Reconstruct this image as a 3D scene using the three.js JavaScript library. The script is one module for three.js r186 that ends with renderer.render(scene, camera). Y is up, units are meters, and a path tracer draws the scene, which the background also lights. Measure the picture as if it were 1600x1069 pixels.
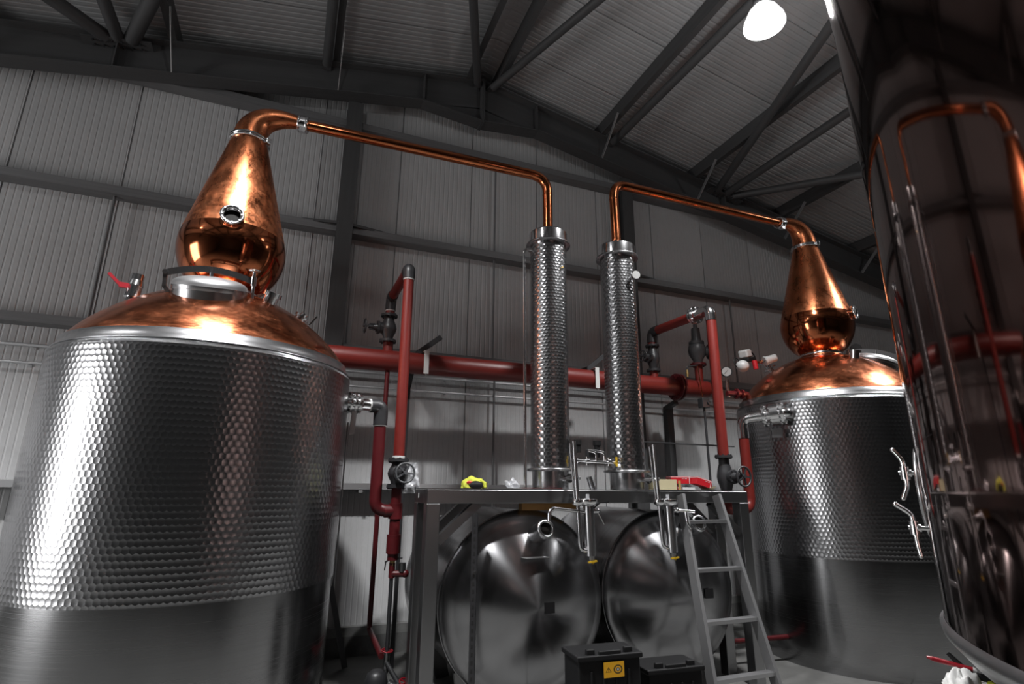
import * as THREE from 'three';
import { mergeGeometries } from 'three/addons/utils/BufferGeometryUtils.js';
import { RoundedBoxGeometry } from 'three/addons/geometries/RoundedBoxGeometry.js';
import { ImprovedNoise } from 'three/addons/math/ImprovedNoise.js';
import { RectAreaLightUniformsLib } from 'three/addons/lights/RectAreaLightUniformsLib.js';

// ------------------------------------------------------------------ camera, sky, light, exposure
const scene = new THREE.Scene();
const camera = new THREE.PerspectiveCamera(64.46, 1600 / 1069, 0.05, 80);
camera.position.set(0, 1.6, 0);
camera.rotation.order = 'YXZ';
camera.rotation.set(15.14 * Math.PI / 180, -21.70 * Math.PI / 180, 0.4387 * Math.PI / 180);
scene.add(camera);
const renderer = new THREE.WebGLRenderer({ antialias: true });
renderer.toneMapping = THREE.LinearToneMapping;
renderer.toneMappingExposure = 1.0;
renderer.shadowMap.enabled = true;
renderer.shadowMap.type = THREE.PCFSoftShadowMap;
RectAreaLightUniformsLib.init();
scene.background = new THREE.Color().setRGB(0.5, 0.51, 0.52);      // overcast daylight beyond the open shutter door
const LAMP_POWER = 108, LAMP_SIDE = 1.9, DOOR_LIGHT = 8.0;
const LAMPS = [[-4.4, -2.75], [-0.5, -2.75], [3.43, -2.75], [7.35, -2.75]];
const door = new THREE.RectAreaLight(0xffffff, DOOR_LIGHT, 2.5, 3.5);
door.position.set(-7.86, 1.9, -2.6); door.lookAt(0, 1.9, -2.6); scene.add(door);

// ------------------------------------------------------------------ helpers
let seed = 7;
const rnd = () => { seed = (seed * 1664525 + 1013904223) >>> 0; return seed / 4294967296; };
const noise = new ImprovedNoise();
const V = (x, y, z) => new THREE.Vector3(x, y, z);
const Vp = p => p.isVector3 ? p.clone() : V(p[0], p[1], p[2]);
const used = new Map();
function numbered(n) { const k = used.get(n) || 0; used.set(n, k + 1); return k ? n + '_' + String(k).padStart(3, '0') : n; }
function shade(o) { o.castShadow = true; o.receiveShadow = true; return o; }
function thing(name, label, category, pos = [0, 0, 0], group) {
  const o = new THREE.Group(); o.name = numbered(name); o.position.set(...pos); scene.add(o);
  o.userData = { label, category }; if (group) o.userData.group = group; return o;
}
function part(parent, name, geo, mat, label) {
  const g = Array.isArray(geo) ? merge(geo) : geo;
  const m = shade(new THREE.Mesh(g, mat)); m.name = name; if (label) m.userData.label = label; parent.add(m); return m;
}
function solo(name, geo, mat, label, category, group) {
  const m = shade(new THREE.Mesh(Array.isArray(geo) ? merge(geo) : geo, mat)); m.name = numbered(name); scene.add(m);
  m.userData = { label, category }; if (group) m.userData.group = group; return m;
}
function struct(name, geo, mat, label, category) {
  const m = shade(new THREE.Mesh(Array.isArray(geo) ? merge(geo) : geo, mat)); m.name = name; scene.add(m);
  m.userData = { kind: 'structure', label, category }; return m;
}
function structGroup(name, label, category) {
  const o = new THREE.Group(); o.name = name; scene.add(o); o.userData = { kind: 'structure', label, category }; return o;
}
function merge(list) {
  const l = list.flat(3).map(g => { const q = g.index ? g.toNonIndexed() : g; for (const k of Object.keys(q.attributes)) if (!['position', 'normal', 'uv'].includes(k)) q.deleteAttribute(k); return q; });
  return l.length === 1 ? l[0] : mergeGeometries(l);
}
const UPV = V(0, 1, 0);
function orient(g, at, axis) {      // local +Y to axis, then move
  const q = new THREE.Quaternion().setFromUnitVectors(UPV, Vp(axis).normalize());
  g.applyQuaternion(q); const p = Vp(at); g.translate(p.x, p.y, p.z); return g;
}
function box(w, h, d, x, y, z, ry = 0, rx = 0, rz = 0) {
  const g = new THREE.BoxGeometry(w, h, d);
  if (rx || ry || rz) g.applyMatrix4(new THREE.Matrix4().makeRotationFromEuler(new THREE.Euler(rx, ry, rz, 'YXZ')));
  g.translate(x, y, z); return g;
}
function rbox(w, h, d, x, y, z, r = 0.005, ry = 0, rx = 0, rz = 0) {
  const g = new RoundedBoxGeometry(w, h, d, 2, r);
  if (rx || ry || rz) g.applyMatrix4(new THREE.Matrix4().makeRotationFromEuler(new THREE.Euler(rx, ry, rz, 'YXZ')));
  g.translate(x, y, z); return g;
}
function cyl(a, b, r1, r2 = r1, seg = 24, open = false) {
  a = Vp(a); b = Vp(b); const d = b.clone().sub(a), L = d.length();
  return orient(new THREE.CylinderGeometry(r2, r1, L, seg, 1, open), a.clone().addScaledVector(d, 0.5), d);
}
function bar(a, b, w, t, up = [0, 1, 0]) {     // rectangular bar from a to b: t thick along up, w wide across
  a = Vp(a); b = Vp(b); const x = b.clone().sub(a), L = x.length(); x.normalize();
  const z = x.clone().cross(Vp(up)).normalize(), y = z.clone().cross(x);
  const g = new THREE.BoxGeometry(L, t, w);
  g.applyMatrix4(new THREE.Matrix4().makeBasis(x, y, z)); const m = a.add(b).multiplyScalar(0.5); g.translate(m.x, m.y, m.z); return g;
}
function lathe(profile, at = [0, 0, 0], axis = [0, 1, 0], seg = 48) {
  return orient(new THREE.LatheGeometry(profile.map(p => new THREE.Vector2(p[0], p[1])), seg), at, axis);
}
function torus(R, r, at, axis, seg = 40, rs = 12) { const g = new THREE.TorusGeometry(R, r, rs, seg); g.rotateX(Math.PI / 2); return orient(g, at, axis); }
function sphere(r, x, y, z, sx = 1, sy = 1, sz = 1, s = 20) { const g = new THREE.SphereGeometry(r, s, Math.round(s * 0.7)); g.scale(sx, sy, sz); g.translate(x, y, z); return g; }
function flange(at, axis, r, t, n = 8, bolt = 0.008) {   // a round flange with bolt heads on both faces
  const p = Vp(at), a = Vp(axis).normalize(), out = [cyl(p.clone().addScaledVector(a, -t / 2), p.clone().addScaledVector(a, t / 2), r, r, 32)];
  const q = new THREE.Quaternion().setFromUnitVectors(UPV, a);
  for (let i = 0; i < n; i++) {
    const c = V(Math.cos(i / n * 6.2832) * r * 0.82, 0, Math.sin(i / n * 6.2832) * r * 0.82).applyQuaternion(q).add(p);
    out.push(cyl(c.clone().addScaledVector(a, -t / 2 - bolt), c.clone().addScaledVector(a, t / 2 + bolt), bolt, bolt, 6));
  }
  return out;
}
function fillet(pts, bend, n = 8) {   // polyline with rounded corners
  const P = pts.map(Vp), out = [P[0]];
  for (let i = 1; i < P.length - 1; i++) {
    const a = P[i - 1], b = P[i], c = P[i + 1];
    const k = Math.min(bend, a.distanceTo(b) * 0.49, b.distanceTo(c) * 0.49);
    const s = b.clone().addScaledVector(a.clone().sub(b).normalize(), k), e = b.clone().addScaledVector(c.clone().sub(b).normalize(), k);
    for (let j = 0; j <= n; j++) { const t = j / n; out.push(s.clone().multiplyScalar((1 - t) ** 2).addScaledVector(b, 2 * t * (1 - t)).addScaledVector(e, t * t)); }
  }
  out.push(P[P.length - 1]); return out;
}
function sweep(pts, r, seg = 18, caps = true) {   // tube along points; r a number or a list, parallel transport
  const P = pts.map(Vp), n = P.length, pos = [], uv = [], idx = [], R = i => Array.isArray(r) ? r[i] : r;
  const T = P.map((p, i) => P[Math.min(n - 1, i + 1)].clone().sub(P[Math.max(0, i - 1)]).normalize());
  let N = Math.abs(T[0].y) < 0.9 ? V(0, 1, 0) : V(1, 0, 0); let len = 0;
  for (let i = 0; i < n; i++) {
    N.addScaledVector(T[i], -N.dot(T[i])).normalize(); const B = T[i].clone().cross(N); if (i) len += P[i].distanceTo(P[i - 1]);
    for (let j = 0; j <= seg; j++) { const a = j / seg * Math.PI * 2; const q = P[i].clone().addScaledVector(N, Math.cos(a) * R(i)).addScaledVector(B, Math.sin(a) * R(i)); pos.push(q.x, q.y, q.z); uv.push(j / seg, len); }
  }
  for (let i = 0; i < n - 1; i++) for (let j = 0; j < seg; j++) { const a = i * (seg + 1) + j, b = a + seg + 1; idx.push(a, a + 1, b, b, a + 1, b + 1); }
  const g = new THREE.BufferGeometry(); g.setAttribute('position', new THREE.Float32BufferAttribute(pos, 3)); g.setAttribute('uv', new THREE.Float32BufferAttribute(uv, 2)); g.setIndex(idx); g.computeVertexNormals();
  // weld the seam normals
  const nn = g.attributes.normal; for (let i = 0; i < n; i++) { const a = i * (seg + 1), b = a + seg; const s = V(nn.getX(a) + nn.getX(b), nn.getY(a) + nn.getY(b), nn.getZ(a) + nn.getZ(b)).normalize(); nn.setXYZ(a, s.x, s.y, s.z); nn.setXYZ(b, s.x, s.y, s.z); }
  if (!caps) return g;
  const cap = (i, s) => orient(new THREE.CircleGeometry(R(i), seg).rotateX(-Math.PI / 2), P[i], T[i].clone().multiplyScalar(s));
  return merge([g, cap(0, -1), cap(n - 1, 1)]);
}
const pipe = (pts, r, bend = r * 3, seg = 18) => sweep(fillet(pts, bend), r, seg);

// ------------------------------------------------------------------ textures
function dataTex(w, h, fn, srgb) {
  const d = new Uint8Array(w * h * 4);
  for (let y = 0; y < h; y++) for (let x = 0; x < w; x++) { const c = fn(x / w, y / h, x, y), i = (y * w + x) * 4; for (let k = 0; k < 3; k++) d[i + k] = Math.max(0, Math.min(255, Math.round((Array.isArray(c) ? c[k] : c) * 255))); d[i + 3] = 255; }
  const t = new THREE.DataTexture(d, w, h); t.wrapS = t.wrapT = THREE.RepeatWrapping; t.magFilter = THREE.LinearFilter; t.minFilter = THREE.LinearMipmapLinearFilter; t.generateMipmaps = true;
  if (srgb) t.colorSpace = THREE.SRGBColorSpace; t.needsUpdate = true; return t;
}
const rep = (t, x, y) => { const c = t.clone(); c.repeat.set(x, y); c.needsUpdate = true; return c; };
function tileNoise(u, v, f, z = 0) {       // noise that repeats over the unit square
  const s = (a, b) => noise.noise(a * f, b * f, z); const U = 1 - u, W = 1 - v;
  return s(u, v) * U * W + s(u - 1, v) * u * W + s(u, v - 1) * U * v + s(u - 1, v - 1) * u * v;
}
const hexDimples = dataTex(128, 128, (u, v) => {           // one cell wide, two rows high: pressed dishes with ridges between
  let best = 9; for (const [cx, cy] of [[0, 0], [1, 0], [0, 1], [1, 1], [0.5, 0.5], [-0.5, 0.5], [1.5, 0.5]]) best = Math.min(best, ((u - cx)) ** 2 + ((v - cy) * 2.0) ** 2);
  return Math.min(1, best / 0.40);
});
const copperTone = dataTex(512, 512, (u, v) => {
  const a = tileNoise(u, v, 5, 1) + 0.6 * tileNoise(u, v, 13, 4) + 0.35 * tileNoise(u, v, 34, 8), b = tileNoise(u, v, 9, 21);
  const k = 0.86 + 0.16 * a; return [0.93 * k + 0.02, (0.62 + 0.05 * b) * k, (0.45 + 0.06 * b) * k];
}, true);
const copperRough = dataTex(512, 512, (u, v) => { const a = tileNoise(u, v, 6, 3) + 0.7 * tileNoise(u, v, 17, 9) + 0.5 * tileNoise(u, v, 47, 2); return 0.52 + 0.34 * a; });
const brushed = dataTex(256, 1024, (u, v) => 0.5 + 0.3 * tileNoise(u, v, 1, v * 300) + 0.22 * (Math.sin(v * 5021.3) * 0.5 + Math.sin(v * 911.7) * 0.5) * 0.6);
const concreteTone = dataTex(1024, 1024, (u, v) => {
  const a = tileNoise(u, v, 4, 2) + 0.6 * tileNoise(u, v, 11, 5) + 0.4 * tileNoise(u, v, 31, 7) + 0.3 * tileNoise(u, v, 90, 1), s = Math.max(0, tileNoise(u, v, 7, 33) - 0.15) * 0.6;
  const k = 0.60 + 0.13 * a - 0.3 * s; return [k, k, k * 0.99];
}, true);
const dust = dataTex(512, 512, (u, v) => { const a = 0.5 * tileNoise(u, v, 6, 12) + 0.4 * tileNoise(u, v, 25, 3) + 0.3 * tileNoise(u, v, 80, 6); const k = 0.93 + 0.06 * a; return [k, k, k]; }, true);
const paintTone = dataTex(256, 256, (u, v) => { const a = tileNoise(u, v, 6, 2) + 0.6 * tileNoise(u, v, 22, 5); const k = 0.9 + 0.1 * a; return [k, k, k]; }, true);
function canvasTex(w, h, draw) { const c = document.createElement('canvas'); c.width = w; c.height = h; draw(c.getContext('2d'), w, h); const t = new THREE.CanvasTexture(c); t.colorSpace = THREE.SRGBColorSpace; return t; }

// ------------------------------------------------------------------ materials
const std = (r, g, b, rough, metal = 0, more = {}) => { const m = new THREE.MeshPhysicalMaterial({ roughness: rough, metalness: metal, ...more }); m.color.setRGB(r, g, b); return m; };
const M = {
  copper: std(0.98, 0.86, 0.76, 0.62, 1, { map: rep(copperTone, 3, 1), roughnessMap: rep(copperRough, 3, 1) }),
  copperBowl: std(0.90, 0.72, 0.62, 0.20, 1, { map: rep(copperTone, 3, 1), roughnessMap: rep(copperRough, 3, 1) }),
  copperDome: std(0.95, 0.80, 0.74, 0.42, 1, { map: rep(copperTone, 4, 1), roughnessMap: rep(copperRough, 4, 1) }),
  copperPipe: std(0.90, 0.74, 0.62, 0.34, 1, { map: rep(copperTone, 1, 0.6), roughnessMap: rep(copperRough, 1, 1) }),
  jacket: std(0.38, 0.38, 0.39, 0.23, 1, { bumpMap: rep(hexDimples, 172, 20), bumpScale: 0.0014 }),
  condenser: std(0.46, 0.46, 0.47, 0.22, 1, { bumpMap: rep(hexDimples, 36, 36), bumpScale: 0.0015 }),
  satin: std(0.26, 0.26, 0.265, 0.42, 1, { roughnessMap: brushed }),
  steel: std(0.44, 0.44, 0.45, 0.27, 1),
  steelBright: std(0.80, 0.80, 0.81, 0.16, 1),
  steelHead: std(0.33, 0.33, 0.34, 0.25, 1, { anisotropy: 0.8, anisotropyRotation: Math.PI / 2 }),
  steelFrame: std(0.27, 0.27, 0.275, 0.32, 1),
  steelMatt: std(0.30, 0.30, 0.305, 0.5, 1),
  alu: std(0.21, 0.21, 0.214, 0.5, 0.7),
  rung: std(0.40, 0.40, 0.41, 0.36, 0.9),
  mirror: std(0.23, 0.155, 0.14, 0.055, 1),
  mirrorRim: std(0.40, 0.40, 0.41, 0.33, 1),
  red: std(0.165, 0.014, 0.010, 0.42, 0, { map: paintTone }),
  redDark: std(0.085, 0.0045, 0.007, 0.40, 0, { map: paintTone }),
  redHandle: std(0.20, 0.004, 0.010, 0.35),
  iron: std(0.022, 0.022, 0.024, 0.42),
  ironGrey: std(0.06, 0.062, 0.066, 0.4),
  galv: std(0.55, 0.55, 0.56, 0.42, 0.9),
  joint: std(0.5, 0.5, 0.49, 0.7),
  paintSteel: std(0.062, 0.062, 0.064, 0.55, 0, { map: paintTone }),
  girt: std(0.20, 0.20, 0.205, 0.5, 0.4, { map: paintTone }),
  wallPanel: [0, 1, 2].map(i => std(0.44 + 0.02 * i, 0.44 + 0.02 * i, 0.445 + 0.02 * i, 0.5, 0, { map: dust })),
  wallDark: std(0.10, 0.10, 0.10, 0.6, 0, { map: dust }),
  wallCore: std(0.35, 0.35, 0.36, 0.8),
  roofSheet: [0, 1].map(i => std(0.33 + 0.02 * i, 0.33 + 0.02 * i, 0.335 + 0.02 * i, 0.55, 0, { map: dust })),
  concrete: std(0.34, 0.34, 0.335, 0.62, 0, { map: concreteTone }),
  kerb: std(0.33, 0.33, 0.33, 0.8, 0, { map: concreteTone }),
  flashing: std(0.55, 0.55, 0.55, 0.5, 0, { map: concreteTone }),
  blackPlastic: std(0.007, 0.007, 0.0075, 0.6, 0, { specularIntensity: 0.35 }),
  blackRubber: std(0.008, 0.008, 0.008, 0.6),
  whitePlastic: std(0.45, 0.45, 0.445, 0.4),
  redPlastic: std(0.36, 0.008, 0.014, 0.4),
  yellow: std(0.45, 0.28, 0.01, 0.5),
  hivis: std(0.36, 0.38, 0.03, 0.8),
  brass: std(0.75, 0.55, 0.24, 0.35, 1),
  wood: std(0.26, 0.13, 0.03, 0.6),
  card: std(0.42, 0.37, 0.23, 0.8),
  cardOrange: std(0.34, 0.2, 0.05, 0.8),
  paper: std(0.45, 0.45, 0.45, 0.75),
  cloth: std(0.6, 0.6, 0.59, 0.9),
  glassDark: std(0.004, 0.0035, 0.003, 0.5, 0, { specularIntensity: 0.15 }),
  clearPlastic: std(0.85, 0.86, 0.88, 0.12, 0, { transmission: 0.75, thickness: 0 }),
  dial: std(0.27, 0.27, 0.265, 0.4),
  lampShell: std(0.8, 0.8, 0.8, 0.4, 0, { emissive: 0xffffff, emissiveIntensity: 1.2 }),
};
const glow = new THREE.MeshStandardMaterial({ color: 0xffffff, emissive: 0xffffff, emissiveIntensity: 14, roughness: 0.5 });

// ------------------------------------------------------------------ the hall
const APX = 1.87, APY = 6.85, SL = 0.185;                    // ridge line and roof slope
const rafterTop = x => APY - SL * Math.abs(x - APX);
const WX0 = -8.0, WX1 = 11.7, ZF = 13.0, ZB = -6.17;
const uvScale = (g, s) => { const p = g.attributes.position, n = g.attributes.normal, u = []; for (let i = 0; i < p.count; i++) { const ay = Math.abs(n.getY(i)), ax = Math.abs(n.getX(i)); u.push(...(ay > 0.6 ? [p.getX(i) * s, p.getZ(i) * s] : ax > 0.6 ? [p.getZ(i) * s, p.getY(i) * s] : [p.getX(i) * s, p.getY(i) * s])); } g.setAttribute('uv', new THREE.Float32BufferAttribute(u, 2)); return g; };
// floor of slabs with saw-cut joints
const floor = structGroup('floor', 'grey trowelled concrete floor with saw-cut joints', 'floor');
part(floor, 'sub_base', box(WX1 - WX0 + 0.4, 0.2, ZF - ZB + 0.4, (WX0 + WX1) / 2, -0.116, (ZF + ZB) / 2), M.kerb);
for (let i = 0; i < 6; i++) for (let j = 0; j < 7; j++) {
  const w = (WX1 - WX0) / 6, d = (ZF - ZB) / 7;
  part(floor, 'floor_slab', uvScale(box(w - 0.008, 0.016, d - 0.008, WX0 + w * (i + 0.5), -0.008, ZB + d * (j + 0.5)), 0.33), M.concrete);
}
// back (gable) wall of ribbed sandwich panels
const wallBack = structGroup('wall_back', 'gable end wall of vertical fine-ribbed metal panels', 'wall');
{
  const s = new THREE.Shape([[WX0 - 0.15, -0.2], [WX1 + 0.15, -0.2], [WX1 + 0.15, rafterTop(WX1) + 0.45], [APX, APY + 0.45], [WX0 - 0.15, rafterTop(WX0) + 0.45]].map(p => new THREE.Vector2(...p)));
  const g = new THREE.ExtrudeGeometry(s, { depth: 0.12, bevelEnabled: false }); g.translate(0, 0, ZB - 0.14);
  part(wallBack, 'wall_core', g, M.wallCore);
  const pitch = 0.945, x0 = -1.92 - pitch * 7;
  for (let k = 0; k < 21; k++) {
    const a = Math.max(WX0, x0 + k * pitch + 0.006), b = Math.min(WX1, x0 + (k + 1) * pitch - 0.006); if (b - a < 0.1) continue;
    const prof = [[a, ZB - 0.02]]; const nr = Math.round((b - a) / 0.0595), w = (b - a) / nr;
    for (let i = 0; i < nr; i++) { const q = a + i * w; prof.push([q + 0.002, ZB], [q + w * 0.70, ZB], [q + w * 0.78, ZB - 0.0025], [q + w * 0.90, ZB - 0.0025]); }
    prof.push([b - 0.001, ZB], [b, ZB - 0.02]);
    const pos = [], uv = [], top = x => rafterTop(x) + 0.3, bot = 0.26;
    for (let i = 0; i < prof.length - 1; i++) {
      const [xa, za] = prof[i], [xb, zb] = prof[i + 1]; const q = [[xa, bot, za], [xb, bot, zb], [xb, top(xb), zb], [xa, top(xa), za]];
      for (const j of [0, 1, 2, 0, 2, 3]) { pos.push(...q[j]); uv.push(q[j][0] * 0.5 + k * 0.37, q[j][1] * 0.5); }
    }
    const pg = new THREE.BufferGeometry(); pg.setAttribute('position', new THREE.Float32BufferAttribute(pos, 3)); pg.setAttribute('uv', new THREE.Float32BufferAttribute(uv, 2)); pg.computeVertexNormals();
    part(wallBack, 'wall_panel', pg, M.wallPanel[(k * 7) % 3]);
  }
}
struct('baseboard_back', uvScale(box(WX1 - WX0, 0.18, 0.10, (WX0 + WX1) / 2, 0.09, ZB + 0.03), 0.6), M.kerb, 'low dark concrete kerb along the foot of the gable wall', 'kerb');
struct('trim_1', uvScale(box(WX1 - WX0, 0.085, 0.14, (WX0 + WX1) / 2, 0.2225, ZB + 0.01), 0.6), M.flashing, 'pale sill flashing between the kerb and the ribbed wall panels', 'trim');
// side and front walls (outside the frame, closing the hall; the left one has the open shutter door)
{
  const sideShape = (x, hole) => {
    const h = rafterTop(x) + 0.4, s = new THREE.Shape([[ZB - 0.15, -0.2], [ZF + 0.15, -0.2], [ZF + 0.15, h], [ZB - 0.15, h]].map(p => new THREE.Vector2(...p)));
    if (hole) s.holes.push(new THREE.Path([[-3.9, 0], [-1.3, 0], [-1.3, 3.7], [-3.9, 3.7]].map(p => new THREE.Vector2(...p))));
    const g = new THREE.ExtrudeGeometry(s, { depth: 0.15, bevelEnabled: false }); g.rotateY(-Math.PI / 2); g.translate(x + (x < 0 ? 0 : 0.15), 0, 0); return uvScale(g, 0.5);
  };
  struct('wall_left', sideShape(WX0, true), M.wallPanel[0], 'left side wall with an open shutter doorway', 'wall');
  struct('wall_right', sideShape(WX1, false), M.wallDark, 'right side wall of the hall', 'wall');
  const s = new THREE.Shape([[WX0 - 0.15, -0.2], [WX1 + 0.15, -0.2], [WX1 + 0.15, rafterTop(WX1) + 0.45], [APX, APY + 0.45], [WX0 - 0.15, rafterTop(WX0) + 0.45]].map(p => new THREE.Vector2(...p)));
  const g = new THREE.ExtrudeGeometry(s, { depth: 0.12, bevelEnabled: false }); g.translate(0, 0, ZF + 0.02);
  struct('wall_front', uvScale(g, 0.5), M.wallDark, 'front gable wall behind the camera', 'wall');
  const fr = structGroup('door_1', 'open shutter doorway in the left wall', 'door');
  for (const z of [-3.95, -1.25]) part(fr, 'guide_rail', box(0.12, 3.7, 0.1, WX0 + 0.06, 1.85, z), M.paintSteel);
  part(fr, 'roller_housing', box(0.45, 0.45, 2.8, WX0 + 0.23, 3.95, -2.6), M.paintSteel);
}
// roof sheets, ribs running down the slope
const ceiling = structGroup('ceiling', 'pitched roof lining of narrow-ribbed metal sheets', 'ceiling');
{
  const deck = x => rafterTop(x) + 0.2;
  for (const sd of [-1, 1]) {
    const xe = sd < 0 ? WX0 - 0.15 : WX1 + 0.15, lift = 0.03;
    const s = new THREE.Shape([[APX, deck(APX) + lift], [xe, deck(xe) + lift], [xe, deck(xe) + lift + 0.12], [APX, deck(APX) + lift + 0.12]].map(p => new THREE.Vector2(...p)));
    const g = new THREE.ExtrudeGeometry(s, { depth: ZF - ZB + 0.4, bevelEnabled: false }); g.translate(0, 0, ZB - 0.2);
    part(ceiling, 'roof_core', g, M.wallCore);
    for (let k = 0; k < 20; k++) {
      const z0 = ZB - 0.05 + k * 0.96, z1 = z0 + 0.955, prof = [], nr = 14, w = (z1 - z0) / nr;
      for (let i = 0; i < nr; i++) { const q = z0 + i * w; prof.push([q, 0], [q + w * 0.55, 0], [q + w * 0.68, 0.005], [q + w * 0.87, 0.005]); }
      prof.push([z1, 0]);
      const pos = [], uv = [];
      for (let i = 0; i < prof.length - 1; i++) {
        const [za, da] = prof[i], [zb, db] = prof[i + 1], q = [[APX, deck(APX) + da, za], [APX, deck(APX) + db, zb], [xe, deck(xe) + db, zb], [xe, deck(xe) + da, za]];
        for (const j of [0, 1, 2, 0, 2, 3]) { pos.push(...q[j]); uv.push(q[j][0] * 0.5 + k * 0.21, q[j][2] * 0.5); }
      }
      const pg = new THREE.BufferGeometry(); pg.setAttribute('position', new THREE.Float32BufferAttribute(pos, 3)); pg.setAttribute('uv', new THREE.Float32BufferAttribute(uv, 2)); pg.computeVertexNormals();
      part(ceiling, 'roof_sheet', pg, M.roofSheet[k % 2]);
    }
  }
}
// ------------------------------------------------------------------ steel frame of the hall
const ZR = -5.87;                                              // plane of the gable rafters
function rafter(z, sd, label, detail) {
  const o = thing('roof_rafter', label, 'beam', [0, 0, 0]);
  const xe = sd < 0 ? WX0 + 0.05 : WX1 - 0.05, D = 0.40, A = (x, dy) => [x, rafterTop(x) + dy, z], xa = APX + sd * 0.012;
  part(o, 'top_flange', bar(A(xa, -0.008), A(xe, -0.008), 0.19, 0.014), M.paintSteel);
  part(o, 'bottom_flange', bar(A(APX + sd * 0.78, -D), A(xe, -D), 0.19, 0.014), M.paintSteel);
  part(o, 'web', bar(A(xa, -D / 2), A(xe, -D / 2), 0.01, D - 0.02), M.paintSteel);
  if (!detail) return;
  const hs = new THREE.Shape([[APX + sd * 0.012, rafterTop(APX) - 0.38], [APX + sd * 0.78, rafterTop(APX + 0.78) - D], [APX + sd * 0.012, rafterTop(APX) - 0.63]].map(p => new THREE.Vector2(...p)));
  const hg = new THREE.ExtrudeGeometry(hs, { depth: 0.01, bevelEnabled: false }); hg.translate(0, 0, z - 0.005);
  const h = part(o, 'haunch', hg, M.paintSteel);
  part(h, 'haunch_flange', bar([APX + sd * 0.012, rafterTop(APX) - 0.63, z], [APX + sd * 0.79, rafterTop(APX + 0.79) - D - 0.004, z], 0.19, 0.014), M.paintSteel);
  part(o, 'end_plate', box(0.018, 0.66, 0.19, APX + sd * 0.0105, rafterTop(APX) - 0.32, z), M.paintSteel);
  for (const x of [APX + sd * 0.78, APX + sd * 3.97]) part(o, 'stiffener', box(0.012, D - 0.03, 0.085, x, rafterTop(x) - D / 2, z + 0.048), M.paintSteel);
  const nx = APX + sd * 3.97, gus = part(o, 'gusset_plate', bar([nx - 0.3, rafterTop(nx - 0.3) - 0.1, z + 0.06], [nx + 0.3, rafterTop(nx + 0.3) - 0.1, z + 0.06], 0.16, 0.012), M.paintSteel);
  const bolts = []; for (const t of [-0.2, -0.12, -0.04, 0.04, 0.12, 0.2]) for (const dz of [0.03, 0.1]) { const x = nx + t; bolts.push(cyl([x, rafterTop(x) - 0.125, z + dz], [x, rafterTop(x) - 0.095, z + dz], 0.013, 0.013, 6)); }
  for (const b of bolts) part(gus, 'bolt', b, M.iron);
}
rafter(ZR, -1, 'dark grey steel I-beam rafter rising from upper left to the ridge along the gable wall', true);
rafter(ZR, 1, 'dark grey steel I-beam rafter falling from the ridge to the right along the gable wall', true);
rafter(-0.87, -1, 'left rafter of the roof frame above the camera', false);
rafter(-0.87, 1, 'right rafter of the roof frame above the camera', false);
rafter(4.13, -1, 'left rafter of the roof frame behind the camera', false);
rafter(4.13, 1, 'right rafter of the roof frame behind the camera', false);
const purlinLabel = { '1.7': 'roof purlin just left of the ridge', '2.04': 'roof purlin just right of the ridge', '0.05': 'first roof purlin down the left slope from the ridge', '-1.6': 'second roof purlin down the left slope from the ridge', '-3.3': 'third roof purlin down the left slope from the ridge', '-5.1': 'fourth roof purlin down the left slope', '-6.8': 'lowest roof purlin of the left slope', '3.66': 'first roof purlin down the right slope from the ridge', '5.3': 'second roof purlin down the right slope from the ridge', '7': 'third roof purlin down the right slope from the ridge', '8.7': 'fourth roof purlin down the right slope', '10.4': 'lowest roof purlin of the right slope' };
for (const x of [1.70, 2.04, 0.05, -1.6, -3.3, -5.1, -6.8, 3.66, 5.3, 7.0, 8.7, 10.4]) {
  const o = thing('roof_purlin', 'dark grey steel ' + purlinLabel[String(x)], 'beam'), y = rafterTop(x), L = ZF - ZB - 0.02, zc = (ZF + ZB) / 2, s = x < APX ? -1 : 1;
  part(o, 'web', box(0.012, 0.19, L, x, y + 0.095, zc), M.paintSteel);
  part(o, 'bottom_flange', box(0.07, 0.012, L, x + 0.035 * s, y + 0.007, zc), M.paintSteel);
  if (Math.abs(x - APX) > 1) part(o, 'fly_brace', bar([x - 0.02 * s, y + 0.02, ZR + 0.55], [x - 0.02 * s, y - 0.40, ZR + 0.10], 0.05, 0.006, [1, 0, 0]), M.galv);
}
// round bracing tubes between the roof frames
const tubeAt = (x, z, dy = -0.06) => [x, rafterTop(x) + dy, z];
function braceTube(x0, x1, r, label) {
  const a = tubeAt(x0, ZR + 0.1), b = tubeAt(x1, -0.95); if ((x0 - APX) * (x1 - APX) < 0) b[1] = a[1];
  const o = thing('roof_brace', label, 'brace');
  part(o, 'tube', cyl(a, b, r, r, 20), M.paintSteel);
  const d = Vp(b).sub(Vp(a)).normalize(), p = Vp(a);
  part(o, 'end_lug', bar(p.clone().addScaledVector(d, -0.1), p.clone().addScaledVector(d, 0.06), 0.10, 0.014), M.paintSteel);
}
braceTube(-2.1, -2.1, 0.06, 'middle round steel tube of the three at the upper left rafter node');
braceTube(-2.2, -5.9, 0.066, 'left slanting round steel tube at the upper left rafter node');
braceTube(-1.98, 0.35, 0.072, 'right slanting round steel tube at the upper left rafter node');
braceTube(1.78, 0.0, 0.05, 'round steel brace tube rising left from the ridge');
braceTube(2.0, 3.5, 0.05, 'round steel brace tube rising right from the ridge');
braceTube(-0.08, -0.08, 0.055, 'single round steel strut beside the first left purlin');
braceTube(3.84, 3.95, 0.055, 'single round steel strut beside the first right purlin');
braceTube(5.7, 4.0, 0.055, 'steepest round steel tube at the right rafter node');
braceTube(5.86, 5.86, 0.055, 'middle round steel tube at the right rafter node');
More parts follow.
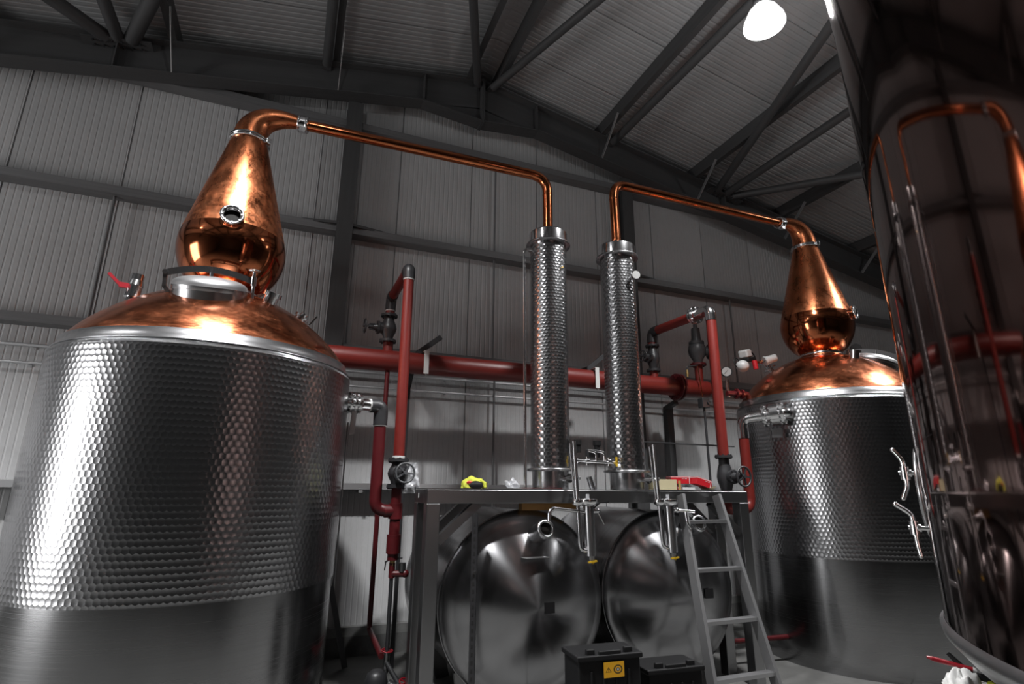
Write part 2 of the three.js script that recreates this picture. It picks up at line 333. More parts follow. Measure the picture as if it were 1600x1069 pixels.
braceTube(5.98, 9.4, 0.055, 'flattest round steel tube at the right rafter node');
// gable columns
function column(x, label) {
  const o = thing('steel_column', label, 'column'), h = rafterTop(x) - 0.40 - 0.01, w = 0.18;
  part(o, 'front_flange', box(w, h, 0.014, x, h / 2, -5.955), M.paintSteel);
  part(o, 'back_flange', box(w, h, 0.014, x, h / 2, -6.145), M.paintSteel);
  part(o, 'web', box(0.01, h, 0.176, x, h / 2, -6.05), M.paintSteel);
  for (const s of [-1, 1]) part(o, 'knee_brace', bar([x + s * 0.06, 4.52, -5.97], [x + s * 0.46, 4.52, -6.05], 0.05, 0.03, [0, 1, 0]), M.paintSteel);
}
column(0.30, 'dark steel wall column behind the left still and the copper pipe');
column(4.16, 'dark steel wall column behind the right condenser');
// girts, rods, conduits and cable tray on the gable wall
for (const [y, l] of [[3.075, 'lowest dark horizontal girt across the gable wall, level with the red main'], [4.475, 'middle dark horizontal girt across the gable wall'], [5.87, 'topmost dark horizontal girt under the rafters']]) {
  const o = thing('wall_girt', l, 'beam'), hx = y > 5.5 ? 4.6 : 0;
  const a = hx ? APX - 4.3 : WX0 + 0.02, b = hx ? APX + 4.3 : WX1 - 0.02;
  for (const [p, q] of [[a, 0.29], [0.31, 4.15], [4.17, b]]) {
    part(o, 'front_lip', box(q - p, 0.085, 0.008, (p + q) / 2, y, -6.004), M.girt);
    part(o, 'web', box(q - p, 0.01, 0.16, (p + q) / 2, y - 0.04, -6.085), M.girt);
  }
}
for (const [x, y0, y1, l] of [[-1.925, 3.12, 4.43, 'thin vertical sag rod on the wall left of the left still head'], [2.16, 4.52, 5.82, 'thin vertical sag rod on the wall above the left copper elbow'], [2.16, 3.12, 4.43, 'thin vertical sag rod on the wall left of the left condenser'], [2.19, 0.3, 3.03, 'thin vertical rod on the wall below the red main'], [6.0, 3.12, 4.43, 'thin vertical sag rod on the wall left of the right still head']])
  solo('sag_rod', cyl([x, y0, -6.07], [x, y1, -6.07], 0.013, 0.013, 10), M.girt, l, 'rod');
for (const [y, r, l] of [[2.835, 0.016, 'upper thin conduit running along the wall below the red main'], [2.672, 0.013, 'lower thin conduit running along the wall below the red main']]) {
  const o = thing('wall_conduit', l, 'conduit'); part(o, 'conduit_tube', cyl([WX0 + 0.1, y, -6.09], [6.5, y, -6.09], r, r, 10), M.galv);
  for (let x = -5; x < 6.4; x += 1.3) part(o, 'clip', [box(0.02, 0.05, 0.012, x + 0.1, y, -6.164), box(0.02, 0.02, 0.07, x + 0.1, y, -6.125)], M.galv);
}
for (const [a, b, l] of [[-3.6, 0.195, 'left'], [0.405, 3.0, 'right']]) {
  const o = thing('cable_tray', 'flat grey cable tray along the wall at eye level, ' + l + ' of the left steel column', 'cable tray'), L = b - a, c = (a + b) / 2;
  part(o, 'tray_base', box(L, 0.006, 0.22, c, 1.585, -6.055), M.galv);
  part(o, 'tray_side', box(L, 0.06, 0.005, c, 1.612, -5.945), M.galv); part(o, 'tray_side', box(L, 0.06, 0.005, c, 1.612, -6.162), M.galv);
  for (let x = a + 0.3; x < b - 0.1; x += 0.9) part(o, 'bracket', box(0.04, 0.03, 0.22, x, 1.565, -6.058), M.galv);
}
// ------------------------------------------------------------------ high-bay lamps
LAMPS.forEach(([x, z], i) => {
  const names = ['high-bay lamp over the left side of the hall', 'high-bay lamp above the left still', 'glowing round high-bay lamp hanging under the roof right of centre', 'high-bay lamp above the right still', 'high-bay lamp behind the camera on the left', 'high-bay lamp behind the camera', 'high-bay lamp behind the camera on the right'];
  const y = 5.5, o = thing('highbay_lamp', names[i], 'lamp', [x, y, z]);
  part(o, 'reflector', lathe([[0.17, 0.0], [0.165, 0.04], [0.12, 0.14], [0.07, 0.2]]), M.lampShell, 'translucent ribbed reflector');
  part(o, 'gear_housing', lathe([[0.0, 0.195], [0.072, 0.195], [0.066, 0.3], [0.0, 0.31]]), M.paintSteel);
  const g = part(o, 'lamp_face', lathe([[0.0, 0.006], [0.12, 0.01], [0.158, 0.022]]), glow);
  part(o, 'hook', torus(0.03, 0.006, [0, 0.34, 0], [1, 0, 0], 18, 8), M.galv);
  part(o, 'chain', cyl([0, 0.37, 0], [0, rafterTop(x) + 0.2 - y, 0], 0.005, 0.005, 6), M.galv);
  const s = new THREE.SpotLight(0xffffff, LAMP_POWER, 0, 58 * Math.PI / 180, 0.4, 2);
  s.position.set(x, y - 0.03, z); s.target.position.set(x, 0, z); s.castShadow = true; s.shadow.radius = 6; s.shadow.mapSize.set(1024, 1024);
  const side = new THREE.PointLight(0xffffff, LAMP_SIDE, 0, 2); side.position.set(x, y + 0.1, z); side.castShadow = true; side.shadow.radius = 4;
  scene.add(s, s.target, side);
});

// ------------------------------------------------------------------ pot stills
// built round the tank's own axis; +Z of the group looks at the camera, +X to the right
function potStill(name, label, pos, turn, rim, o2) {
  const o = thing(name, label, 'still', pos); o.rotation.y = turn;
  const R = 0.985, jb = 0.985, jt = rim - 0.075;
  part(o, 'skirt', [new THREE.CylinderGeometry(R - 0.012, R - 0.012, jb + 0.02, 96, 1, true).translate(0, (jb + 0.02) / 2, 0)], M.satin, 'plain satin steel lower skirt');
  part(o, 'jacket', [new THREE.CylinderGeometry(R, R, jt - 0.03 - jb, 128, 1, true).translate(0, (jt - 0.03 + jb) / 2, 0), lathe([[R, jt - 0.03], [R - 0.003, jt - 0.015], [R - 0.014, jt - 0.004], [R - 0.04, jt]], [0, 0, 0], [0, 1, 0], 128), lathe([[R - 0.02, jb], [R, jb]], [0, 0, 0], [0, 1, 0], 128)], M.jacket, 'dimple-patterned stainless jacket');
  part(o, 'rim_band', lathe([[R - 0.05, jt - 0.01], [R - 0.012, jt], [R - 0.010, jt + 0.006], [R - 0.035, jt + 0.035], [R - 0.04, rim], [R - 0.075, rim + 0.005]], [0, 0, 0], [0, 1, 0], 96), M.steel, 'smooth bright steel rim');
  const a = R - 0.05, b = 0.545, dp = [], domeY = r => rim - 0.01 + b * Math.pow(Math.max(0, 1 - (r / a) ** 2), 0.84); for (let i = 0; i <= 40; i++) { const r = Math.max(0.001, a * Math.cos(Math.PI / 2 * i / 40)); dp.push([r, domeY(r)]); }
  part(o, 'dome', lathe(dp, [0, 0, 0], [0, 1, 0], 96), M.copperDome, 'polished copper dome');
  const hb = rim + 0.54, N = rim + 1.91;                        // head base and neck collar height
  part(o, 'head_flange', lathe([[0.14, hb - 0.03], [0.225, hb - 0.03], [0.225, hb + 0.01], [0.2, hb + 0.02], [0.14, hb + 0.02]]), M.steelBright);
  const hp = [[0.15, hb], [0.205, hb + 0.008]];
  for (const [r, f] of [[0.262, 0.045], [0.305, 0.095], [0.348, 0.165], [0.376, 0.24], [0.391, 0.32], [0.391, 0.39], [0.378, 0.46]]) hp.push([r, hb + f]);
  const sy = hb + 0.46; for (let i = 1; i <= 14; i++) { const t = i / 14; hp.push([0.378 + (0.138 - 0.378) * t, sy + (N - sy) * t]); }
  const sp = new THREE.SplineCurve(hp.map(p => new THREE.Vector2(...p))).getPoints(120).map(p => [p.x, p.y]);
  const seam = sp.findIndex(p => p[1] > sy);
  part(o, 'head_bowl', lathe(sp.slice(0, seam + 1), [0, 0, 0], [0, 1, 0], 96), M.copperBowl, 'mirror-bright rounded lower half of the copper head');
  part(o, 'head_cone', lathe(sp.slice(seam), [0, 0, 0], [0, 1, 0], 96), M.copper, 'burnished copper cone of the head');
  part(o, 'neck_collar', [lathe([[0.138, N - 0.022], [0.160, N - 0.019], [0.160, N - 0.003], [0.146, N], [0.160, N + 0.003], [0.160, N + 0.019], [0.134, N + 0.022]]), rbox(0.045, 0.05, 0.035, 0.135, N, 0.095, 0.006, 0.5)], M.steelBright);
  return { o, R, domeY, N, sy, hb };
}
function onStill(o) { o.updateMatrixWorld(true); return (x, y, z) => o.worldToLocal(V(x, y, z)); }
function swan(st, to, r1, name) {       // tapering copper bend from the collar to the pipe clamp (world point)
  const L = onStill(st.o), e = L(...to), a = V(0, st.N + 0.02, 0), dir = e.clone().sub(a); const pts = [], rs = [];
  const h = V(dir.x, 0, dir.z).normalize(), D = Math.hypot(dir.x, dir.z), H = dir.y;
  const c = new THREE.CubicBezierCurve3(a, V(0, a.y + H * 0.85, 0), e.clone().addScaledVector(h, -D * 0.6).add(V(0, 0.045, 0)), e);
  for (let i = 0; i <= 24; i++) { const t = i / 24; pts.push(c.getPoint(t)); rs.push(0.137 + (r1 - 0.137) * Math.pow(t, 1.25)); }
  part(st.o, 'swan_neck', sweep(pts, rs, 32), M.copper, 'tapering copper swan neck');
}
function sightGlass(st, dir, y, R) {   // dir = local angle about Y from +Z
  const d = V(Math.sin(dir), 0.10, Math.cos(dir)).normalize(), p = V(Math.sin(dir) * R, y, Math.cos(dir) * R), q = k => p.clone().addScaledVector(d, k);
  const s = part(st.o, 'sight_glass', [orient(new THREE.LatheGeometry([[0.052, 0.0], [0.056, 0.045], [0.082, 0.05], [0.084, 0.075], [0.078, 0.08], [0.056, 0.08], [0.054, 0.06]].map(v => new THREE.Vector2(...v)), 40), q(-0.03), d)], M.steelBright, 'round steel-ringed sight glass');
  part(s, 'glass', cyl(q(-0.03), q(0.012), 0.055, 0.055, 32), M.glassDark);
  const qt = new THREE.Quaternion().setFromUnitVectors(UPV, d);
  for (let i = 0; i < 8; i++) { const c = V(Math.cos(i * 0.785) * 0.068, 0, Math.sin(i * 0.785) * 0.068).applyQuaternion(qt).add(q(0.05)); part(s, 'ring_bolt', cyl(c, c.clone().addScaledVector(d, 0.007), 0.006, 0.006, 6), M.steelMatt); }
}
function manway(st, px, py, pz, tilt, r, ang) {      // neck leaning out from the dome; (px, py, pz) is the centre of its rim
  const lx = 0, lz = 0, y1 = 0, y0 = -0.2;
  const m = part(st.o, 'manway', [lathe([[r, y0], [r, y1 - 0.035], [r + 0.008, y1 - 0.03], [r + 0.008, y1]], [lx, 0, lz], [0, 1, 0], 64)], M.steel, 'low round steel manway neck');
  m.position.set(px, py, pz); m.quaternion.setFromUnitVectors(UPV, V(px * Math.sin(tilt) / Math.hypot(px, pz), Math.cos(tilt), pz * Math.sin(tilt) / Math.hypot(px, pz)));
  const lp = [[r + 0.010, y1 - 0.004]]; for (let i = 0; i <= 10; i++) { const t = i / 10; lp.push([(r + 0.006) * Math.max(0, Math.cos(t * Math.PI / 2)) ** 0.9 + 0.0005, y1 + 0.012 + 0.065 * Math.sin(t * Math.PI / 2)]); }
  part(m, 'lid', lathe(lp, [lx, 0, lz], [0, 1, 0], 64), M.steelMatt, 'dished matt steel lid');
  const c = Math.cos(ang), s = Math.sin(ang), P = (a, y, k = 0) => [lx + a * c - k * s, y, lz + a * s + k * c];
  const bp = [], e = r + 0.045; for (let i = 0; i <= 14; i++) { const t = -1 + 2 * i / 14; bp.push(P(t * e, y1 + 0.125 - 0.055 * t * t)); }
  const bg = []; for (let i = 0; i < 14; i++) bg.push(bar(bp[i], bp[i + 1], 0.022, 0.042));
  part(m, 'clamp_bar', bg, M.steelFrame, 'curved clamp bar over the lid');
  part(m, 'clamp_post', cyl(P(0, y1 + 0.06), P(0, y1 + 0.135), 0.013, 0.013, 14), M.steelFrame);
  part(m, 'hinge_bracket', [bar(P(-e, y1 + 0.09), P(-e, y1 - 0.03), 0.05, 0.022, P(1, 0).map((v, i) => v - P(0, 0)[i])), bar(P(-e, y1 - 0.02), P(-r + 0.01, y1 - 0.10), 0.05, 0.024), cyl(P(-e, y1 + 0.075, -0.03), P(-e, y1 + 0.075, 0.03), 0.016, 0.016, 16)], M.steelFrame);
  part(m, 'screw_handle', [cyl(P(e - 0.005, y1 - 0.06), P(e - 0.005, y1 + 0.15), 0.011, 0.011, 14), cyl(P(e - 0.005, y1 + 0.045), P(e - 0.005, y1 + 0.11), 0.019, 0.019, 16), sphere(0.042, ...P(e - 0.005, y1 + 0.155), 1, 0.32, 1)], M.steelBright);
  part(m, 'swing_lug', [rbox(0.06, 0.03, 0.05, ...P(e - 0.02, y1 - 0.075), 0.004, -ang)], M.steel);
}
// left still
const S1 = potStill('pot_still', 'large copper-topped still in the left foreground with a dimpled steel jacket', [-0.60, 0, -4.56], 0.131, 2.515);
{
  const L = onStill(S1.o);
  swan(S1, [-0.20, 4.69, -4.52], 0.049);
  sightGlass(S1, -0.10, S1.sy + 0.03, 0.366);
  const m = L(-0.635, 0, -4.045); manway(S1, m.x, 2.925, m.z, 0.29, 0.224, 0.04);
  let p = L(-1.175, 0, -4.40);                             // ball valve with a red lever
  const bv = part(S1.o, 'ball_valve', [cyl([p.x, 2.80, p.z], [p.x + 0.005, 2.90, p.z], 0.036, 0.036, 20), cyl([p.x + 0.005, 2.895, p.z], [p.x + 0.012, 2.985, p.z], 0.05, 0.05, 24), cyl([p.x + 0.012, 2.98, p.z], [p.x + 0.016, 3.025, p.z], 0.053, 0.043, 8), cyl([p.x + 0.016, 3.02, p.z], [p.x + 0.018, 3.07, p.z], 0.042, 0.042, 8), torus(0.045, 0.008, [p.x, 2.805, p.z], [0, 1, 0], 28, 8)], M.steelBright, 'bright nickel ball valve on the dome');
  part(bv, 'lever', [bar([p.x - 0.02, 2.965, p.z + 0.04], [p.x - 0.075, 2.965, p.z + 0.045], 0.03, 0.035), bar([p.x - 0.07, 2.965, p.z + 0.045], [p.x - 0.145, 3.035, p.z + 0.05], 0.022, 0.02)], M.redHandle, 'red lever');
  p = L(-0.27, 0, -4.19); const ty = S1.domeY(Math.hypot(p.x, p.z));
  const tl = V(p.x, 1.1, p.z).normalize();
  part(S1.o, 'screw_cap', [cyl(V(p.x, ty - 0.03, p.z), V(p.x, ty - 0.03, p.z).addScaledVector(tl, 0.09), 0.05, 0.05, 28), orient(new THREE.CylinderGeometry(0.066, 0.066, 0.034, 10), V(p.x, ty - 0.03, p.z).addScaledVector(tl, 0.09), tl)], M.steelBright, 'knurled steel screw cap on the dome');
  p = L(-0.06, 0, -4.44); const t2 = S1.domeY(Math.hypot(p.x, p.z)), tv = V(p.x, 0.75, p.z).normalize(), q = V(p.x, t2 - 0.02, p.z);
  part(S1.o, 'clamp_fitting', [cyl(q, q.clone().addScaledVector(tv, 0.05), 0.045, 0.045, 24), orient(new THREE.CylinderGeometry(0.06, 0.06, 0.018, 28), q.clone().addScaledVector(tv, 0.045), tv), orient(new THREE.CylinderGeometry(0.028, 0.028, 0.03, 12), q.clone().addScaledVector(tv, 0.065), tv)], M.steelBright);
  part(S1.o, 'wing_plate', [orient(new THREE.BoxGeometry(0.012, 0.09, 0.06), q.clone().addScaledVector(tv, 0.05).add(V(0.085, -0.02, 0)), tv)], M.steelBright);
  // flanged outlet on the right flank
  const f0 = L(0.345, 2.255, -4.50), f1 = L(0.70, 2.255, -4.57), d = f1.clone().sub(f0).normalize(), F = k => f0.clone().addScaledVector(d, k);
  const ov = part(S1.o, 'outlet_valve', [cyl(F(-0.04), F(0.13), 0.055, 0.055, 24), flange(F(0.05), d, 0.085, 0.018, 8, 0.009), flange(F(0.085), d, 0.085, 0.016, 8, 0.009), flange(F(0.125), d, 0.085, 0.018, 8, 0.009), cyl(F(0.125), F(0.16), 0.05, 0.032, 20)], M.steelBright, 'bolted steel outlet valve on the right flank');
  part(ov, 'lever', [bar(F(0.085).add(V(0, -0.07, 0.05)), F(0.075).add(V(0, -0.25, 0.05)), 0.04, 0.012, [0, 0, 1])], M.steelFrame);
  // two thin stay rods down the right flank
  for (const dx of [0, 0.02]) { const a = L(0.375 + dx, 0, -4.50); part(S1.o, 'drain_tube', cyl([a.x, 0.9, a.z], [a.x, 2.1, a.z], 0.006, 0.006, 8), M.steelFrame); }
}
// right still
const S2 = potStill('pot_still', 'smaller-looking copper-topped still on the right beyond the ladder', [5.673, 0, -4.417], -0.909, 2.60);
{
  const L = onStill(S2.o);
  swan(S2, [5.33, 4.80, -4.44], 0.049);
  const g = L(5.83, 3.55, -4.05); sightGlass(S2, Math.atan2(g.x, g.z), S2.sy - 0.02, 0.375);
  const m = L(6.02, 0, -4.04); manway(S2, m.x, 3.015, m.z, 0.29, 0.224, 0.0);
  let p = L(5.56, 0, -3.94); const ty = S2.domeY(Math.hypot(p.x, p.z)), tl = V(p.x, 1.6, p.z).normalize(), q = V(p.x, ty - 0.02, p.z);
  part(S2.o, 'screw_cap', [cyl(q, q.clone().addScaledVector(tl, 0.085), 0.05, 0.05, 28), orient(new THREE.CylinderGeometry(0.064, 0.064, 0.03, 10), q.clone().addScaledVector(tl, 0.085), tl)], M.steelBright, 'knurled steel screw cap on the dome');
  p = L(5.25, 0, -4.75); const t3 = S2.domeY(Math.hypot(p.x, p.z)), tn = V(p.x, 0.9, p.z).normalize(), w = V(p.x, t3 - 0.02, p.z);
  part(S2.o, 'inlet_flange', [cyl(w, w.clone().addScaledVector(tn, 0.20), 0.034, 0.034, 20), orient(new THREE.CylinderGeometry(0.085, 0.085, 0.014, 28), w.clone().addScaledVector(tn, 0.06), tn), orient(new THREE.CylinderGeometry(0.078, 0.078, 0.014, 28), w.clone().addScaledVector(tn, 0.16), tn)], M.steelBright);
  p = L(6.20, 0, -4.35); const t4 = S2.domeY(Math.hypot(p.x, p.z));
  part(S2.o, 'dial_thermometer', [cyl([p.x, t4 - 0.02, p.z], [p.x, t4 + 0.24, p.z], 0.01, 0.01, 10), orient(new THREE.CylinderGeometry(0.06, 0.06, 0.03, 24), [p.x, t4 + 0.28, p.z], [0.3, 0, 1])], M.blackPlastic, 'black round thermometer on a stem');
  // flanged outlet
  const W = (x, y, z) => L(x, y, z), A0 = V(4.66, 2.37, -4.115), A1 = V(4.44, 2.335, -4.43), dw = A1.clone().sub(A0).normalize();
  const Fw = k => { const v = A0.clone().addScaledVector(dw, k); return L(v.x, v.y, v.z); }, dl = Fw(1).sub(Fw(0)).normalize();
  const ov = part(S2.o, 'outlet_valve', [pipe([W(4.78, 2.37, -4.16), W(4.64, 2.37, -4.10), Fw(0.10)], 0.058, 0.05, 22), cyl(Fw(0.0), Fw(0.27), 0.06, 0.06, 24), flange(Fw(0.03), dl, 0.12, 0.024, 8, 0.013), flange(Fw(0.10), dl, 0.11, 0.08, 8, 0.012), flange(Fw(0.20), dl, 0.115, 0.024, 8, 0.013)], M.steelBright, 'bolted steel outlet valve on the near flank');
  part(ov, 'lever', rbox(0.10, 0.09, 0.02, Fw(0.1).x, 2.17, Fw(0.1).z, 0.004), M.steelFrame);
  S2.outlet = A0.clone().addScaledVector(dw, 0.26); S2.outDir = dw;
}
// ------------------------------------------------------------------ copper vapour pipes
function vapour(label, a, b, top, down) {
  const o = thing('vapour_pipe', label, 'pipe');
  part(o, 'pipe_run', sweep(fillet([a, b, down], 0.17, 12), 0.047, 28), M.copperPipe);
  const A = Vp(a), B = Vp(b), d = B.clone().sub(A).normalize();
  part(o, 'clamp', [cyl(A.clone().addScaledVector(d, -0.03), A.clone().addScaledVector(d, 0.03), 0.066, 0.066, 28), orient(new THREE.BoxGeometry(0.035, 0.05, 0.05), A.clone().add(V(0, -0.075, 0.02)), d), torus(0.062, 0.012, A.clone().addScaledVector(d, -0.032), d), torus(0.062, 0.012, A.clone().addScaledVector(d, 0.032), d)], M.steelBright, 'steel pipe clamp');
  part(o, 'solder_joint', [torus(0.0475, 0.0025, [B.x, B.y - 0.19, B.z], [0, 1, 0], 28, 6), cyl([B.x, down[1] + 0.0, B.z], [B.x, down[1] + 0.05, B.z], 0.056, 0.056, 24)], M.copperPipe);
}
vapour('long copper vapour pipe from the left still down to the left condenser', [-0.20, 4.69, -4.52], [2.035, 4.52, -4.22], 0, [2.035, 3.92, -4.22]);
vapour('copper vapour pipe from the right still down to the right condenser', [5.33, 4.80, -4.44], [2.78, 4.635, -4.22], 0, [2.79, 3.93, -4.22]);

// ------------------------------------------------------------------ condensers
function condenser(label, x, z, gauge) {
  const o = thing('condenser', label, 'condenser', [x, 1.60, z]), r = 0.165;
  part(o, 'foot', lathe([[0.0, 0.012], [r - 0.02, 0.012], [r - 0.015, 0.0], [r - 0.012, 0.12], [r - 0.01, 0.155]], [0, 0, 0], [0, 1, 0], 56), M.steel);
  part(o, 'base_flange', lathe([[r - 0.02, 0.14], [r + 0.035, 0.145], [r + 0.04, 0.155], [r + 0.035, 0.165], [r - 0.02, 0.17]], [0, 0, 0], [0, 1, 0], 56), M.steel);
  part(o, 'shell', new THREE.CylinderGeometry(r, r, 2.04, 72, 1, true).translate(0, 1.185, 0), M.condenser, 'dimple-patterned steel shell');
  part(o, 'top_flange', lathe([[r, 2.185], [r + 0.04, 2.185], [r + 0.04, 2.20], [r - 0.01, 2.205]], [0, 0, 0], [0, 1, 0], 56), M.steel);
  part(o, 'cap', lathe([[r + 0.015, 2.20], [r + 0.015, 2.305], [r + 0.005, 2.318], [0.055, 2.325], [0.052, 2.335], [0, 2.335]], [0, 0, 0], [0, 1, 0], 56), M.steelBright, 'plain steel cap');
  // side outlet with a small clamp union towards the spirit pipe
  const a = V(0.06, 0.085, r - 0.03); part(o, 'spirit_outlet', [cyl(a, a.clone().add(V(0.0, 0, 0.09)), 0.022, 0.022, 16), flange(a.clone().add(V(0, 0, 0.09)), [0, 0, 1], 0.036, 0.014, 6, 0.005), pipe([a.clone().add(V(0, 0, 0.09)), a.clone().add(V(0, 0, 0.17)), a.clone().add(V(0.04, 0.0, 0.20))], 0.014, 0.03, 12)], M.steelBright);
  if (gauge) { const g = part(o, 'dial_gauge', [cyl([0.04, 1.95, r - 0.02], [0.05, 1.95, r + 0.05], 0.012, 0.012, 10), orient(new THREE.CylinderGeometry(0.045, 0.045, 0.02, 28), [0.052, 1.95, r + 0.06], [-0.25, -0.1, 1])], M.steelBright, 'small round dial gauge'); part(g, 'dial', orient(new THREE.CylinderGeometry(0.039, 0.039, 0.003, 28), [0.0493, 1.949, r + 0.0715], [-0.25, -0.1, 1]), M.dial); }
  else part(o, 'tag', box(0.03, 0.012, 0.004, 0.06, 1.93, r + 0.001, 0.3, 0, 0.5), M.brass);
}
condenser('tall cylindrical steel condenser standing left on the platform', 2.035, -4.22, false);
condenser('tall cylindrical steel condenser standing right on the platform with a dial gauge', 2.785, -4.22, true);
solo('vent_tube', pipe([[1.90, 3.74, -4.24], [1.80, 3.74, -4.24], [1.815, 1.60, -4.24]], 0.013, 0.05, 12), M.steelBright, 'thin bright steel tube beside the left condenser', 'pipe');
{
  const o = thing('valve_manifold', 'small steel manifold with black knobs between the two condensers', 'manifold', [0, 0, 0]), y = 1.83, z = -4.10;
  part(o, 'manifold_tube', cyl([2.18, y + 0.004, z], [2.64, y - 0.012, z], 0.013, 0.013, 14), M.steelBright);
  for (const x of [2.21, 2.32, 2.53]) part(o, 'union', [cyl([x - 0.016, y, z], [x + 0.016, y, z], 0.024, 0.024, 6), cyl([x, y - 0.035, z], [x, y + 0.035, z], 0.012, 0.012, 8)], M.steelBright);
  for (const x of [2.36, 2.44]) part(o, 'bend', pipe([[x + 0.05, y, z], [x + 0.05, y + 0.075, z], [x - 0.02, y + 0.085, z]], 0.012, 0.05, 12), M.steelBright);
  part(o, 'body_block', rbox(0.12, 0.07, 0.05, 2.40, y + 0.065, z - 0.04, 0.008), M.iron);
  for (const x of [2.255, 2.445]) part(o, 'knob', [cyl([x, y + 0.07, z - 0.04], [x, y + 0.14, z - 0.04], 0.026, 0.026, 20), cyl([x, y + 0.135, z - 0.04], [x, y + 0.175, z - 0.04], 0.033, 0.033, 20)], M.blackPlastic, 'black regulator knob');
  for (const x of [2.19, 2.595]) part(o, 'tap_handle', [bar([x, y - 0.04, z + 0.02], [x, y + 0.04, z + 0.02], 0.02, 0.008, [1, 0, 0]), cyl([x, y, z], [x, y, z + 0.03], 0.009, 0.009, 10)], M.yellow, 'yellow tap handle');
  part(o, 'stand', cyl([2.41, 1.6, z - 0.03], [2.41, y, z - 0.02], 0.012, 0.012, 10), M.steel);
  part(o, 'stub', cyl([2.35, 1.6, z + 0.03], [2.315, 1.70, z + 0.03], 0.024, 0.024, 16), M.steel);
}
// ------------------------------------------------------------------ platform frame
{
  const o = thing('steel_platform', 'stainless steel platform frame carrying the two condensers over the horizontal tanks', 'platform');
  const X0 = 0.943, X1 = 3.93, Z0 = -4.0, Z1 = -4.43, T = 1.595, B = 0.1;
  part(o, 'deck_plate', box(X1 - X0 - 0.01, 0.006, Z0 - Z1 - 0.01, (X0 + X1) / 2, T + 0.001, (Z0 + Z1) / 2), M.steelFrame);
  part(o, 'front_beam', rbox(X1 - X0 - 0.002, B, 0.1, (X0 + X1) / 2, T - B / 2 - 0.003, Z0 - 0.05, 0.006), M.steelFrame);
  part(o, 'rear_beam', rbox(X1 - X0 - 0.002, B, 0.1, (X0 + X1) / 2, T - B / 2 - 0.003, Z1 + 0.05, 0.006), M.steelFrame);
  for (const x of [X0 + 0.05, X1 - 0.05]) {
    part(o, 'side_beam', rbox(0.1, B, Z0 - Z1 - 0.2, x, T - B / 2 - 0.003, (Z0 + Z1) / 2, 0.006), M.steelFrame);
    for (const z of [Z0 - 0.05, Z1 + 0.05]) part(o, 'post', rbox(0.1, T - B - 0.003, 0.1, x, (T - B - 0.003) / 2, z, 0.006), M.steelFrame);
  }
  for (const z of [Z0 - 0.05, Z1 + 0.05]) { part(o, 'diagonal_brace', bar([X0 + 0.1, 1.23, z], [X0 + 0.40, 1.495, z], 0.06, 0.06), M.steelFrame); part(o, 'diagonal_brace', bar([X1 - 0.1, 1.23, z], [X1 - 0.40, 1.495, z], 0.06, 0.06), M.steelFrame); }
  part(o, 'name_sticker', box(0.002, 0.035, 0.03, X0 - 0.0005, 1.545, -4.28), M.paper);
  part(o, 'timber_packing', rbox(0.52, 0.055, 0.07, 2.0, 1.462, -4.17, 0.004), M.wood, 'orange-brown timber packing under the beam');
  const up = [box(0.004, 1.42, 0.05, 1.318, 0.71, Z0 + 0.02), box(0.045, 1.42, 0.004, 1.296, 0.71, Z0 + 0.043)];
  const pu = part(o, 'slotted_upright', up, M.iron, 'thin slotted steel upright in front of the left tank');
  const slots = []; for (let y = 0.2; y < 1.4; y += 0.05) slots.push(box(0.012, 0.022, 0.002, 1.294, y, Z0 + 0.0455)); part(pu, 'slots', slots, M.blackRubber).userData.kind = 'stuff';
  part(o, 'upright_bolt', cyl([1.300, 1.02, Z0 + 0.04], [1.300, 1.02, Z0 + 0.056], 0.011, 0.011, 12), M.steelBright);
}
